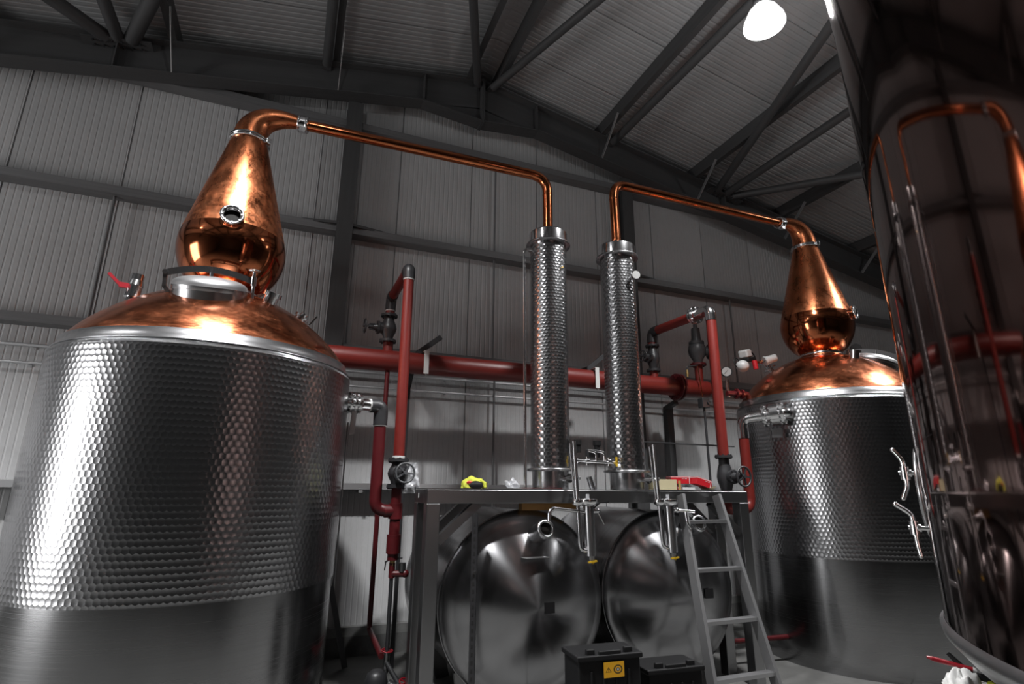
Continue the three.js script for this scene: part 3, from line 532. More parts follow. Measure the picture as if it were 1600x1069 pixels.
// ------------------------------------------------------------------ horizontal tanks
function lyingTank(label, x, y, R, nozzleX, nozzleY, plate) {
  const o = thing('horizontal_tank', label, 'tank', [x, 0, 0]), z0 = -4.20, z1 = -5.45, ky = y;
  const head = () => {       // torispherical: shallow crown, rounded knuckle
    const p = [], Rc = 0.95, rk = R - 0.10, H = 0.275, zc = r => H - (Rc - Math.sqrt(Rc * Rc - r * r)), z1k = zc(rk);
    for (let i = 0; i <= 14; i++) { const r = Math.max(0.002, rk * i / 14); p.unshift([r, zc(r)]); }
    const q = []; for (let i = 1; i <= 12; i++) { const t = i / 12; q.unshift([rk * (1 - t) ** 2 + 2 * t * (1 - t) * R + t * t * R, z1k * (1 - t) ** 2 + 2 * t * (1 - t) * (z1k - 0.045) + 0]); }
    return q.concat(p);
  };
  part(o, 'shell', cyl([0, ky, z1], [0, ky, z0], R, R, 96, true), M.satin);
  part(o, 'front_head', lathe(head(), [0, ky, z0], [0, 0, 1], 128), M.steelHead, 'dished front head of brushed steel');
  part(o, 'rear_head', lathe(head(), [0, ky, z1], [0, 0, -1], 96), M.steelHead);
  part(o, 'weld_seam', torus(R + 0.001, 0.006, [0, ky, z0 - 0.01], [0, 0, 1], 96, 8), M.steel);
  for (const z of [z0 - 0.25, z1 + 0.25]) for (const s of [-1, 1]) part(o, 'leg', bar([s * 0.36, 0, z], [s * 0.42, ky - R * 0.72, z], 0.12, 0.05, [0, 0, 1]), M.steelFrame);
  const n = V(nozzleX, nozzleY, z0 + 0.15), d = V(0.02, 0.36, 1).normalize(), q = k => n.clone().addScaledVector(d, k);
  const noz = part(o, 'nozzle', [cyl(q(-0.1), q(0.13), 0.075, 0.072, 32, true), orient(new THREE.LatheGeometry([[0.045, -0.02], [0.047, 0.05], [0.066, 0.055], [0.072, 0.03], [0.072, 0.0]].map(v => new THREE.Vector2(...v)), 36), q(0.105), d)], M.steel, 'angled open steel nozzle on the head');
  part(noz, 'bore', cyl(q(0.02), q(0.135), 0.0475, 0.0475, 28), M.glassDark);
  part(o, 'rating_plate', box(0.085, 0.075, 0.004, plate[0], plate[1], z0 + 0.273), M.blackPlastic, 'small black rating plate');
  return o;
}
const T1 = lyingTank('horizontal brushed steel tank under the platform on the left', 1.79, 0.755, 0.68, 0.05, 1.26, [0.085, 0.76]);
part(T1, 'drip_shelf', [box(0.20, 0.004, 0.10, -0.01, 1.105, -3.97, 0.1)], M.steelMatt, 'little bent steel shelf below the nozzle');
lyingTank('horizontal brushed steel tank under the platform behind the ladder', 3.15, 0.765, 0.66, 0.13, 1.28, [0.19, 0.775]);

// ------------------------------------------------------------------ spirit parrots in front of the platform
function parrot(label, x, right) {
  const o = thing('spirit_parrot', label, 'spirit parrot', [x, 0, -3.86]);
  part(o, 'stand_pipe', cyl([-0.005, 1.2, 0], [-0.035, 1.97, -0.01], 0.016, 0.016, 16), M.steel);
  part(o, 'thin_tube', cyl([-0.032, 1.5, -0.02], [-0.062, 1.95, -0.03], 0.007, 0.007, 10), M.steel);
  part(o, 'u_bend', pipe([[-0.005, 1.23, 0], [-0.002, 1.16, 0], [0.05, 1.15, 0]], 0.016, 0.05, 14), M.steelBright);
  part(o, 'cylinder', cyl([0.085, 1.115, 0], [0.075, 1.5, 0], 0.042, 0.042, 32), M.steel, 'tall steel hydrometer cylinder');
  part(o, 'cup', [lathe([[0.042, 1.475], [0.075, 1.49], [0.078, 1.525], [0.066, 1.527], [0.06, 1.5]], [0.07, 0, 0], [0, 1, 0], 36), lathe([[0.02, 1.475], [0.045, 1.49], [0.045, 1.525], [0.03, 1.525]], [-0.02, 0, 0], [0, 1, 0], 28)], M.steelBright);
  part(o, 'hydrometer', cyl([0.07, 1.5, 0], [0.068, 1.565, 0], 0.014, 0.014, 12), M.clearPlastic);
  part(o, 'spout', right ? [cyl([0.10, 1.44, 0.02], [0.25, 1.43, 0.10], 0.013, 0.013, 12), sphere(0.024, 0.13, 1.44, 0.03), pipe([[0.18, 1.43, 0.075], [0.18, 1.34, 0.085], [0.21, 1.30, 0.09]], 0.010, 0.03, 10)] : [cyl([-0.23, 1.46, 0], [0.05, 1.43, 0], 0.013, 0.013, 12), pipe([[-0.22, 1.46, 0], [-0.26, 1.44, 0], [-0.265, 1.37, 0]], 0.016, 0.04, 10), sphere(0.032, 0.13, 1.44, 0, 1.5, 0.8, 1), cyl([0.15, 1.44, 0], [0.2, 1.34, 0.02], 0.009, 0.007, 10)], M.steelBright);
  if (!right) part(o, 'lever', [bar([0.10, 1.46, 0.03], [0.16, 1.50, 0.03], 0.012, 0.008), bar([0.16, 1.50, 0.03], [0.24, 1.505, 0.03], 0.014, 0.008)], M.blackPlastic);
  part(o, 'drain_tap', [cyl([0.085, 1.06, 0], [0.085, 1.115, 0], 0.02, 0.03, 14)], M.steelFrame);
  part(o, 'tap_wing', [bar([0.05, 1.07, 0.022], [0.12, 1.078, 0.022], 0.02, 0.01), cyl([0.085, 1.07, 0.0], [0.085, 1.07, 0.03], 0.012, 0.012, 8)], M.yellow, 'yellow tap wing');
  part(o, 'holder', box(0.03, 0.03, 0.12, 0.0, 1.55, -0.09), M.steelFrame);
}
parrot('steel spirit parrot in front of the platform by the left tank', 2.11, false);
parrot('steel spirit parrot in front of the platform beside the ladder', 2.865, true);

// ------------------------------------------------------------------ step ladder
{
  const o = thing('step_ladder', 'narrow aluminium ladder leaning against the platform', 'ladder');
  const zt = -3.92, zb = -3.46, yT = 1.56, Z = y => zb + (zt - zb) * y / yT;
  const rail = s => { const xt = s < 0 ? 3.115 : 3.50, xb = s < 0 ? 2.94 : 3.56; return [[xb, 0, Z(0)], [xt, yT, Z(yT)]]; };
  const at = (s, y) => { const [b, t] = rail(s), k = y / yT; return V(b[0] + (t[0] - b[0]) * k, y, b[2] + (t[2] - b[2]) * k); };
  for (const s of [-1, 1]) { const [b, t] = rail(s); const r = part(o, 'rail', bar(b, t, 0.085, 0.03, [1, 0, 0]), M.alu); part(r, 'rubber_foot', rbox(0.045, 0.04, 0.09, b[0], 0.02, b[2], 0.006), M.blackRubber); }
  for (const y of [1.345, 0.985, 0.63, 0.275]) { const a = at(-1, y), b = at(1, y); part(o, 'rung', bar(a, b, 0.07, 0.026), M.rung); }
}
// ------------------------------------------------------------------ red steam pipework
{
  const o = thing('steam_main', 'thick red horizontal steam main along the gable wall', 'pipe'), y = 2.83, z = -5.4, r = 0.108;
  part(o, 'main_pipe', cyl([0.02, y, z], [4.80, y, z], r, r, 40), M.red);
  for (const x of [0.02, 4.80]) part(o, 'end_cap', sphere(r, x, y, z, 0.5, 1, 1), M.red);
  part(o, 'flange_pair', [flange([4.335, y, z], [1, 0, 0], 0.165, 0.022, 12, 0.012), flange([4.375, y, z], [1, 0, 0], 0.165, 0.022, 12, 0.012)], M.redDark, 'bolted flange pair');
  for (const [x, h] of [[0.80, 3.02], [4.02, 3.0], [4.71, 3.13]]) part(o, 'branch_stub', [cyl([x, y, z], [x, h, z], 0.05, 0.05, 24)], M.red);
  for (const x of [1.175, 3.155]) {
    part(o, 'pipe_strap', [box(0.05, 0.24, 0.006, x, y, z + r + 0.008), torus(0.0, 0.014, [x, y - 0.135, z + r], [1, 0, 0], 12, 8), box(0.05, 0.006, 0.16, x, y + 0.118, z + 0.03)], M.joint, 'pale pipe strap');
    part(o, 'support_arm', [bar([x - 0.05, y + 0.12, z + 0.02], [x - 0.05, y + 0.13, -5.96], 0.05, 0.05), bar([x - 0.06, y + 0.12, z], [x + 0.16, y + 0.30, z + 0.03], 0.04, 0.05)], M.iron);
  }
}
function handwheel(parent, at, axis, R, mat) {
  const p = Vp(at), a = Vp(axis).normalize(), q = new THREE.Quaternion().setFromUnitVectors(UPV, a), g = [torus(R, R * 0.11, p, a, 36, 10), cyl(p.clone().addScaledVector(a, -0.014), p.clone().addScaledVector(a, 0.018), R * 0.2, R * 0.2, 14)];
  for (let i = 0; i < 5; i++) { const e = V(Math.cos(i * 1.2566), 0, Math.sin(i * 1.2566)).applyQuaternion(q); g.push(bar(p, p.clone().addScaledVector(e, R), R * 0.16, R * 0.12, a)); }
  part(parent, 'handwheel', g, mat);
}
// globe valve: axis of the pipe runs vertically from y0 to y1, spindle along dir
function globeValve(label, x, y0, y1, z, dir, reach, R, mat, wheelMat, fr = 0.085) {
  const o = thing('globe_valve', label, 'valve', [x, 0, z]), c = (y0 + y1) / 2, h = y1 - y0, d = Vp(dir).normalize(), C = V(0, c, 0);
  part(o, 'body', [lathe([[0.05, -h / 2], [0.052, -h * 0.3], [0.075, -h * 0.12], [0.082, 0], [0.072, h * 0.14], [0.052, h * 0.3], [0.05, h / 2]], [0, c, 0], [0, 1, 0], 32), cyl(C, C.clone().addScaledVector(d, 0.10), 0.058, 0.056, 24)], mat);
  for (const y of [y0 + 0.011, y1 - 0.011]) part(o, 'flange', flange([0, y, 0], [0, 1, 0], fr, 0.022, 8, 0.010), mat);
  const B = k => C.clone().addScaledVector(d, k);
  part(o, 'bonnet', [flange(B(0.105), d, 0.068, 0.018, 6, 0.008), cyl(B(0.11), B(0.15), 0.042, 0.03, 18), cyl(B(reach * 0.6), B(reach * 0.85), 0.022, 0.022, 14)], mat);
  const sd = Math.abs(d.y) < 0.9 ? V(0, 1, 0) : V(1, 0, 0), yk = []; for (const s of [-1, 1]) yk.push(bar(B(0.14).addScaledVector(sd, s * 0.03), B(reach * 0.82).addScaledVector(sd, s * 0.024), 0.016, 0.012, sd));
  part(o, 'yoke', yk, mat); part(o, 'spindle', cyl(B(0.1), B(reach), 0.009, 0.009, 10), M.steel);
  handwheel(o, B(reach), d, R, wheelMat || mat);
}
globeValve('black globe valve above the left end of the red main', 0.79, 3.02, 3.31, -5.39, [-1, 0, 0.05], 0.235, 0.07, M.iron);
globeValve('black globe valve low on the left red riser with its wheel facing forward', 0.83, 1.60, 1.83, -4.6, [0.12, 0, 1], 0.20, 0.075, M.iron, M.ironGrey);
globeValve('black globe valve above the right end of the red main beside the right condenser', 4.02, 3.0, 3.33, -5.4, [-1, 0, 0.3], 0.20, 0.06, M.iron);
globeValve('black globe valve at the foot of the right red riser behind the red boxes', 4.06, 1.52, 1.94, -4.40, [0.08, 0, 1], 0.23, 0.092, M.iron);
function riser(label, pts, r, bend, mat, elbows) {
  const o = thing('steam_pipe', label, 'pipe'); part(o, 'pipe_run', pipe(pts, r, bend, 22), mat); if (elbows) elbows(o, r); return o;
}
riser('slim red riser in front of the red main, left of centre', [[0.83, 1.83, -4.6], [0.825, 3.52, -4.6], [0.80, 3.50, -5.39], [0.795, 3.31, -5.39]], 0.046, 0.07, M.red, o => {
  part(o, 'elbow', pipe([[0.825, 3.42, -4.6], [0.825, 3.525, -4.6], [0.8235, 3.52, -4.70]], 0.054, 0.09, 22), M.iron, 'black screwed elbow');
  part(o, 'elbow', pipe([[0.803, 3.50, -5.30], [0.80, 3.50, -5.39], [0.796, 3.36, -5.39]], 0.054, 0.08, 22), M.iron, 'black screwed elbow');
  for (const g of [cyl([0.825, 3.408, -4.6], [0.825, 3.42, -4.6], 0.05, 0.05, 24), cyl([0.83, 1.835, -4.6], [0.83, 1.855, -4.6], 0.05, 0.05, 24), cyl([0.796, 3.35, -5.39], [0.796, 3.36, -5.39], 0.05, 0.05, 24)]) part(o, 'thread_seal', g, M.joint);
});
riser('dark red drop pipe from the left still outlet to the tee', [[0.40, 2.255, -4.53], [0.66, 2.255, -4.60], [0.665, 1.43, -4.6], [0.83, 1.42, -4.6]], 0.048, 0.10, M.redDark, o => {
  part(o, 'outlet_elbow', [pipe([[0.47, 2.25, -4.55], [0.53, 2.255, -4.565], [0.58, 2.25, -4.58]], 0.051, 0.05, 22)], M.steelBright, 'steel nipple at the still outlet');
  part(o, 'elbow', pipe([[0.565, 2.255, -4.575], [0.66, 2.255, -4.60], [0.661, 2.10, -4.6]], 0.058, 0.09, 22), M.iron, 'black screwed elbow');
  for (const g of [cyl([0.661, 2.09, -4.6], [0.661, 2.10, -4.6], 0.053, 0.053, 24), orient(new THREE.CylinderGeometry(0.055, 0.055, 0.01, 24), [0.56, 2.255, -4.574], [1, 0, -0.27])]) part(o, 'thread_seal', g, M.joint);
});
riser('dark red pipe below the left globe valve tapering to a thin drain', [[0.83, 1.60, -4.6], [0.83, 1.05, -4.6]], 0.042, 0.05, M.redDark, o => {
  part(o, 'tee', [cyl([0.83, 1.36, -4.6], [0.83, 1.48, -4.6], 0.054, 0.054, 24), cyl([0.74, 1.42, -4.6], [0.83, 1.42, -4.6], 0.05, 0.05, 20)], M.redDark);
  part(o, 'reducer', cyl([0.83, 1.10, -4.6], [0.83, 1.24, -4.6], 0.055, 0.055, 24), M.redDark);
  part(o, 'drain_tube', cyl([0.83, 0.30, -4.6], [0.83, 1.1, -4.6], 0.016, 0.016, 12), M.iron);
});
{
  const o = thing('drain_cock', 'small red and brass drain cock on the thin tube left of the platform', 'valve', [0.83, 0.98, -4.6]);
  part(o, 'body', [cyl([0, -0.06, 0], [0, 0.05, 0], 0.024, 0.024, 14), cyl([0, -0.03, 0.0], [0.10, -0.03, 0.03], 0.026, 0.026, 14), sphere(0.03, 0.1, -0.03, 0.03)], M.redDark);
  part(o, 'union', cyl([0.075, -0.015, 0.025], [0.075, 0.05, 0.025], 0.03, 0.03, 8), M.steelFrame);
  part(o, 'brass_nut', cyl([0, 0.03, 0], [0, 0.075, 0], 0.026, 0.022, 6), M.brass);
  part(o, 'lever', [bar([0, 0.085, 0], [0.075, 0.085, 0.02], 0.016, 0.008), bar([0, 0.085, 0], [-0.06, 0.06, 0.02], 0.014, 0.008), bar([-0.055, 0.065, 0.02], [-0.06, 0.0, 0.02], 0.014, 0.008, [1, 0, 0])], M.iron);
}
riser('thin dark red condensate pipe dropping from the red main to the floor', [[0.81, 2.72, -5.39], [0.805, 0.39, -5.39], [0.80, 0.36, -4.66]], 0.023, 0.05, M.redDark);
{
  const o = thing('steam_trap', 'black steam trap on the floor left of the platform', 'steam trap', [0.755, 0, -4.55]);
  part(o, 'bowl', lathe([[0.0, 0.0], [0.085, 0.0], [0.088, 0.03], [0.085, 0.22], [0.07, 0.275], [0.035, 0.30], [0.0, 0.302]], [0, 0, 0], [0, 1, 0], 36), M.iron);
  part(o, 'side_body', [cyl([0.08, 0.2, 0.02], [0.16, 0.16, 0.06], 0.04, 0.035, 20), cyl([0.075, 0.33, -0.04], [0.16, 0.20, 0.05], 0.018, 0.018, 12), flange([0.15, 0.17, 0.055], [1, -0.4, 0.4], 0.05, 0.02, 6, 0.007)], M.iron);
  part(o, 'fitting', cyl([0.07, 0.26, -0.05], [0.075, 0.40, -0.05], 0.022, 0.018, 14), M.steelFrame);
  handwheel(o, [0.075, 0.41, -0.05], [0.1, 1, 0.1], 0.042, M.redHandle); handwheel(o, [0.21, 0.215, 0.07], [0.2, 1, 0.3], 0.052, M.redHandle);
  part(o, 'fitting', cyl([0.18, 0.0, 0.07], [0.208, 0.215, 0.07], 0.02, 0.014, 12), M.steelFrame);
}
riser('red riser on the right in front of the platform end', [[4.06, 1.94, -4.40], [4.06, 3.49, -4.40], [4.03, 3.50, -5.40], [4.02, 3.33, -5.40]], 0.054, 0.10, M.red, o => {
  part(o, 'elbow', pipe([[4.06, 3.37, -4.4], [4.06, 3.495, -4.4], [4.056, 3.497, -4.60]], 0.058, 0.12, 24), M.steelBright, 'bright steel bend');
  part(o, 'flange_pair', [flange([4.055, 3.497, -4.62], [0.02, 0, 1], 0.10, 0.02, 8, 0.012), flange([4.054, 3.497, -4.65], [0.02, 0, 1], 0.10, 0.02, 8, 0.012)], M.steelBright, 'bolted steel flanges');
  part(o, 'elbow', pipe([[4.033, 3.50, -5.28], [4.03, 3.50, -5.4], [4.021, 3.36, -5.4]], 0.060, 0.10, 22), M.iron, 'black welded bend');
});
{
  const a = S2.outlet, d = S2.outDir, e = a.clone().addScaledVector(d, 0.17);
  riser('red drop pipe from the right still outlet to the valve behind the platform end', [a.toArray(), e.toArray(), [e.x, 1.42, e.z], [4.06, 1.42, -4.40], [4.06, 1.52, -4.40]], 0.052, 0.12, M.red, o => part(o, 'elbow', pipe([a.toArray(), e.toArray(), [e.x, e.y - 0.20, e.z]], 0.056, 0.12, 24), M.steelBright, 'bright steel bend'));
}
{
  const o = thing('safety_valve', 'dark cast safety valve standing on the right end of the red main', 'valve', [4.71, 0, -5.4]);
  part(o, 'inlet_flange', flange([0, 3.145, 0], [0, 1, 0], 0.10, 0.026, 8, 0.010), M.redDark);
  part(o, 'body', [lathe([[0.055, 3.158], [0.06, 3.2], [0.1, 3.27], [0.112, 3.33], [0.105, 3.385], [0.085, 3.42]], [0, 0, 0], [0, 1, 0], 36), cyl([0, 3.32, 0], [0.13, 3.32, 0.05], 0.06, 0.06, 24)], M.ironGrey);
  part(o, 'outlet_flange', flange([0.15, 3.32, 0.058], [1, 0, 0.38], 0.10, 0.03, 8, 0.011), M.ironGrey);
  part(o, 'bonnet', [flange([0, 3.43, 0], [0, 1, 0], 0.095, 0.035, 6, 0.009), lathe([[0.07, 3.445], [0.058, 3.50], [0.054, 3.62], [0.05, 3.63], [0.026, 3.635], [0.026, 3.74], [0.02, 3.748], [0.0, 3.75]], [0, 0, 0], [0, 1, 0], 32)], M.ironGrey);
}
{
  const o = thing('pressure_gauge', 'round white pressure gauge by the right red riser', 'gauge', [4.70, 0, -4.92]);
  part(o, 'case', orient(new THREE.CylinderGeometry(0.062, 0.062, 0.035, 32), [0, 2.96, 0], [-0.55, -0.1, 0.9]), M.blackPlastic);
  part(o, 'dial', orient(new THREE.CylinderGeometry(0.053, 0.053, 0.004, 32), [-0.0093, 2.9583, 0.0152], [-0.55, -0.1, 0.9]), M.dial);
  part(o, 'needle', bar([-0.035, 2.935, 0.005], [0.005, 2.98, 0.026], 0.004, 0.003), M.blackPlastic);
  part(o, 'stem', [cyl([0, 2.84, 0], [0, 2.90, 0], 0.012, 0.012, 10), pipe([[0, 2.66, 0], [0, 2.80, 0], [0.0, 2.86, 0]], 0.02, 0.02, 12)], M.steelBright);
  part(o, 'tee_pipe', [cyl([-0.02, 2.70, 0], [0.24, 2.70, 0.05], 0.032, 0.032, 16), flange([0.10, 2.70, 0.025], [1, 0, 0.2], 0.06, 0.02, 6, 0.008), flange([0.17, 2.70, 0.035], [1, 0, 0.2], 0.055, 0.02, 6, 0.008)], M.redDark);
}
{
  const o = thing('valve_actuator', 'white and black electric valve actuator with a red plug above the right still', 'actuator', [4.98, 3.10, -4.86]);
  part(o, 'motor_head', [rbox(0.13, 0.10, 0.12, -0.02, 0.09, 0, 0.025, 0.3, 0, 0.25)], M.whitePlastic);
  part(o, 'base_plate', [rbox(0.19, 0.05, 0.14, 0.0, 0.015, 0, 0.015, 0.3, 0, 0.25), torus(0.07, 0.008, [0.09, 0.06, 0.0], [0.3, 0.2, 1], 24, 8)], M.blackPlastic);
  part(o, 'bulb_housing', [sphere(0.075, -0.1, -0.07, 0.02, 1, 0.95, 1)], M.whitePlastic);
  part(o, 'cable_loop', torus(0.055, 0.006, [-0.16, -0.03, 0.0], [0.2, 0.1, 1], 24, 8), M.blackRubber);
  part(o, 'red_plug', cyl([0.03, -0.005, 0.08], [0.035, -0.11, 0.09], 0.03, 0.028, 18), M.redPlastic, 'red plug');
  part(o, 'arm', cyl([0.08, -0.01, 0.02], [0.30, 0.01, 0.14], 0.016, 0.016, 12), M.copperPipe);
  part(o, 'side_head', [orient(new THREE.CylinderGeometry(0.045, 0.05, 0.15, 20), [0.235, 0.02, 0.12], [1, 0.35, 0.3]), torus(0.05, 0.008, [0.18, 0.0, 0.1], [1, 0.35, 0.3], 24, 8)], M.whitePlastic);
}
{
  const o = thing('capillary_trap', 'small brass cock with a thin copper tube and black box on the red main flange', 'fitting', [4.42, 0, -5.27]);
  part(o, 'cock', [cyl([0, 2.94, 0], [0, 3.03, 0], 0.014, 0.014, 10), cyl([0, 2.97, 0], [0, 3.0, 0], 0.02, 0.02, 6)], M.brass);
  part(o, 'elbow', pipe([[0, 3.02, 0], [0.0, 3.07, 0], [0.14, 3.09, 0.03]], 0.009, 0.02, 10), M.iron);
  part(o, 'tube', cyl([0.14, 3.085, 0.03], [0.16, 2.68, 0.05], 0.006, 0.006, 8), M.copperPipe);
  part(o, 'box', [rbox(0.11, 0.12, 0.09, 0.17, 2.62, 0.05, 0.01), cyl([0.2, 2.62, 0.09], [0.2, 2.62, 0.11], 0.022, 0.022, 14)], M.iron);
  part(o, 'drop_tube', cyl([0.17, 1.0, 0.05], [0.17, 2.57, 0.05], 0.014, 0.014, 10), M.iron);
}
solo('support_post', [bar([4.44, 0, -5.72], [4.44, 2.62, -5.72], 0.09, 0.09, [1, 0, 0]), bar([4.40, 2.60, -5.72], [4.40, 2.66, -5.5], 0.06, 0.05)], M.paintSteel, 'dark upright post behind the red boxes under the red main', 'post');
solo('support_post', [bar([1.06, 0, -5.60], [1.07, 2.66, -5.60], 0.035, 0.035, [1, 0, 0]), bar([1.07, 2.62, -5.60], [1.10, 2.90, -5.52], 0.04, 0.03)], M.iron, 'thin black upright post left of centre under the red main', 'post');
solo('thin_rod', [cyl([3.72, 2.13, -5.3], [4.36, 2.05, -4.55], 0.008, 0.008, 8)], M.iron, 'thin dark rod sticking out behind the right red riser', 'rod');
riser('thin red floor-level pipe running into the right still', [[3.4, 0.20, -4.62], [4.80, 0.22, -4.45]], 0.024, 0.05, M.redDark, o => part(o, 'wall_plate', rbox(0.04, 0.16, 0.14, 4.745, 0.20, -4.46, 0.006, 0.1), M.iron));
{
  const o = thing('plastic_bag', 'crumpled clear plastic bag hanging from the left globe valve', 'bag', [0.93, 1.68, -4.48]);
  const g = new THREE.PlaneGeometry(0.13, 0.24, 14, 20), p = g.attributes.position;
  for (let i = 0; i < p.count; i++) { const x = p.getX(i), y = p.getY(i), k = 0.55 + 0.45 * (0.12 - y) / 0.24; p.setX(i, x * k + 0.012 * noise.noise(y * 30, 1, 3)); p.setZ(i, 0.03 * noise.noise(x * 25, y * 18, 5) + 0.012 * noise.noise(x * 70, y * 50, 9)); }
  g.computeVertexNormals(); const g2 = g.clone(); g2.translate(0, 0, -0.03); part(o, 'film', merge([g, g2]), M.clearPlastic);
  part(o, 'contents', rbox(0.07, 0.025, 0.02, 0, -0.085, -0.015, 0.006, 0.1, 0, 0.1), M.blackPlastic);
}
solo('leaning_bar', bar([0.40, 1.0, -5.82], [0.655, 0.02, -5.70], 0.05, 0.05, [0, 0, 1]), M.ironGrey, 'dark grey bar leaning against the wall beside the left still', 'bar');
// ------------------------------------------------------------------ things on the platform
{
  const y = 1.60;
  const glove = thing('work_glove', 'crumpled yellow and black work glove lying on the platform', 'glove', [1.365, y, -4.25]);
  const g = new THREE.SphereGeometry(1, 28, 20), p = g.attributes.position; for (let i = 0; i < p.count; i++) { const v = V(p.getX(i), p.getY(i), p.getZ(i)), n = 1 + 0.28 * noise.noise(v.x * 2.1, v.y * 2.3 + 4, v.z * 2.2); p.setXYZ(i, v.x * 0.095 * n, Math.max(0.002, (v.y + 0.15) * 0.075 * n), v.z * 0.06 * n); } g.computeVertexNormals();
  part(glove, 'cuff', g, M.hivis, 'bright yellow fabric');
  const k = sphere(0.055, 0.012, 0.024, 0.04, 1.1, 0.62, 0.7); part(glove, 'palm', k, M.blackPlastic, 'black palm'); part(glove, 'patch', sphere(0.022, -0.04, 0.045, 0.045, 1.2, 0.6, 0.5), M.redPlastic, 'small red patch');
  for (let i = 0; i < 3; i++) part(glove, 'finger', pipe([[0.05 + i * 0.012, 0.06 - 0.012 * i, 0.02], [0.085 + i * 0.004, 0.045, 0.035], [0.088, 0.008, 0.045 - i * 0.03]], 0.013, 0.02, 10), M.hivis);
  solo('steel_ferrule', cyl([1.497, y, -4.28], [1.497, y + 0.045, -4.28], 0.012, 0.012, 14), M.steelBright, 'tiny upright steel ferrule beside the yellow glove', 'fitting');
  const wr = new THREE.IcosahedronGeometry(0.04, 3), wp = wr.attributes.position; for (let i = 0; i < wp.count; i++) { const v = V(wp.getX(i), wp.getY(i), wp.getZ(i)), n = 1 + 0.9 * noise.noise(v.x * 40, v.y * 40, v.z * 40); wp.setXYZ(i, v.x * n * 1.2, Math.max(0, (v.y + 0.02) * n), v.z * n); } wr.computeVertexNormals(); wr.translate(1.69, y + 0.004, -4.22);
  solo('plastic_wrapper', wr, M.clearPlastic, 'crumpled clear plastic wrapper left of the thin tube', 'wrapper');
  solo('red_strap', [box(0.17, 0.006, 0.04, 1.80, y + 0.007, -4.07, 0.1), box(0.17, 0.005, 0.035, 1.95, y + 0.0065, -4.03, -0.05)], M.redDark, 'flat dark red strap lying at the foot of the left condenser', 'strap');
  const rb = (name, label, w, h, d, x, z, ry, rz, lift) => {
    const o = thing(name, label, 'box', [x, y + 0.004 + lift, z]); o.rotation.set(0, ry, rz); part(o, 'carton', rbox(w, h, d, 0, h / 2, 0, 0.003), M.redPlastic);
    part(o, 'edge_stripe', [box(0.006, h * 0.96, d * 1.004, w / 2 - 0.012, h / 2, 0), box(w * 1.002, 0.004, d * 1.004, 0, h - 0.006, 0)], M.paper);
    part(o, 'print', [box(w * 0.10, 0.004, 0.001, w * 0.1, h * 0.72, d / 2 + 0.001), box(w * 0.12, 0.004, 0.001, w * 0.26, h * 0.70, d / 2 + 0.001)], M.paper); return o;
  };
  rb('red_carton', 'long red carton lying left behind the cream card on the platform', 0.19, 0.065, 0.12, 3.36, -4.25, -0.25, 0, 0.052);
  rb('red_carton', 'red carton tilted down to the right on the platform', 0.15, 0.065, 0.12, 3.50, -4.12, -0.15, -0.28, 0.032);
  const cd = thing('cream_box', 'open cream cardboard box with an orange flap at the front of the platform', 'box', [3.07, y + 0.004, -4.07]);
  part(cd, 'side', [box(0.22, 0.085, 0.004, -0.02, 0.0425, 0.05), box(0.004, 0.085, 0.10, -0.13, 0.0425, 0), box(0.22, 0.004, 0.10, -0.02, 0.002, 0), box(0.22, 0.085, 0.004, -0.02, 0.0425, -0.05)], M.card);
  part(cd, 'end_flap', [box(0.004, 0.085, 0.10, 0.09, 0.04, 0, 0, 0, 0.35)], M.redPlastic, 'red end'); part(cd, 'flap', [box(0.045, 0.075, 0.004, 0.125, 0.037, 0.045, 0.5)], M.cardOrange, 'orange-brown flap');
  solo('paper_leaflet', [box(0.15, 0.02, 0.10, 3.30, y + 0.015, -4.09, 0.1)], M.paper, 'white folded paper between the cream box and the red cartons', 'paper');
  solo('card_bowl', lathe([[0.0, 0.0], [0.05, 0.002], [0.08, 0.03], [0.076, 0.03], [0.046, 0.007], [0.0, 0.006]], [3.63, y + 0.004, -4.18], [0, 1, 0], 28), M.card, 'shallow cream dish right of the red cartons', 'dish');
}
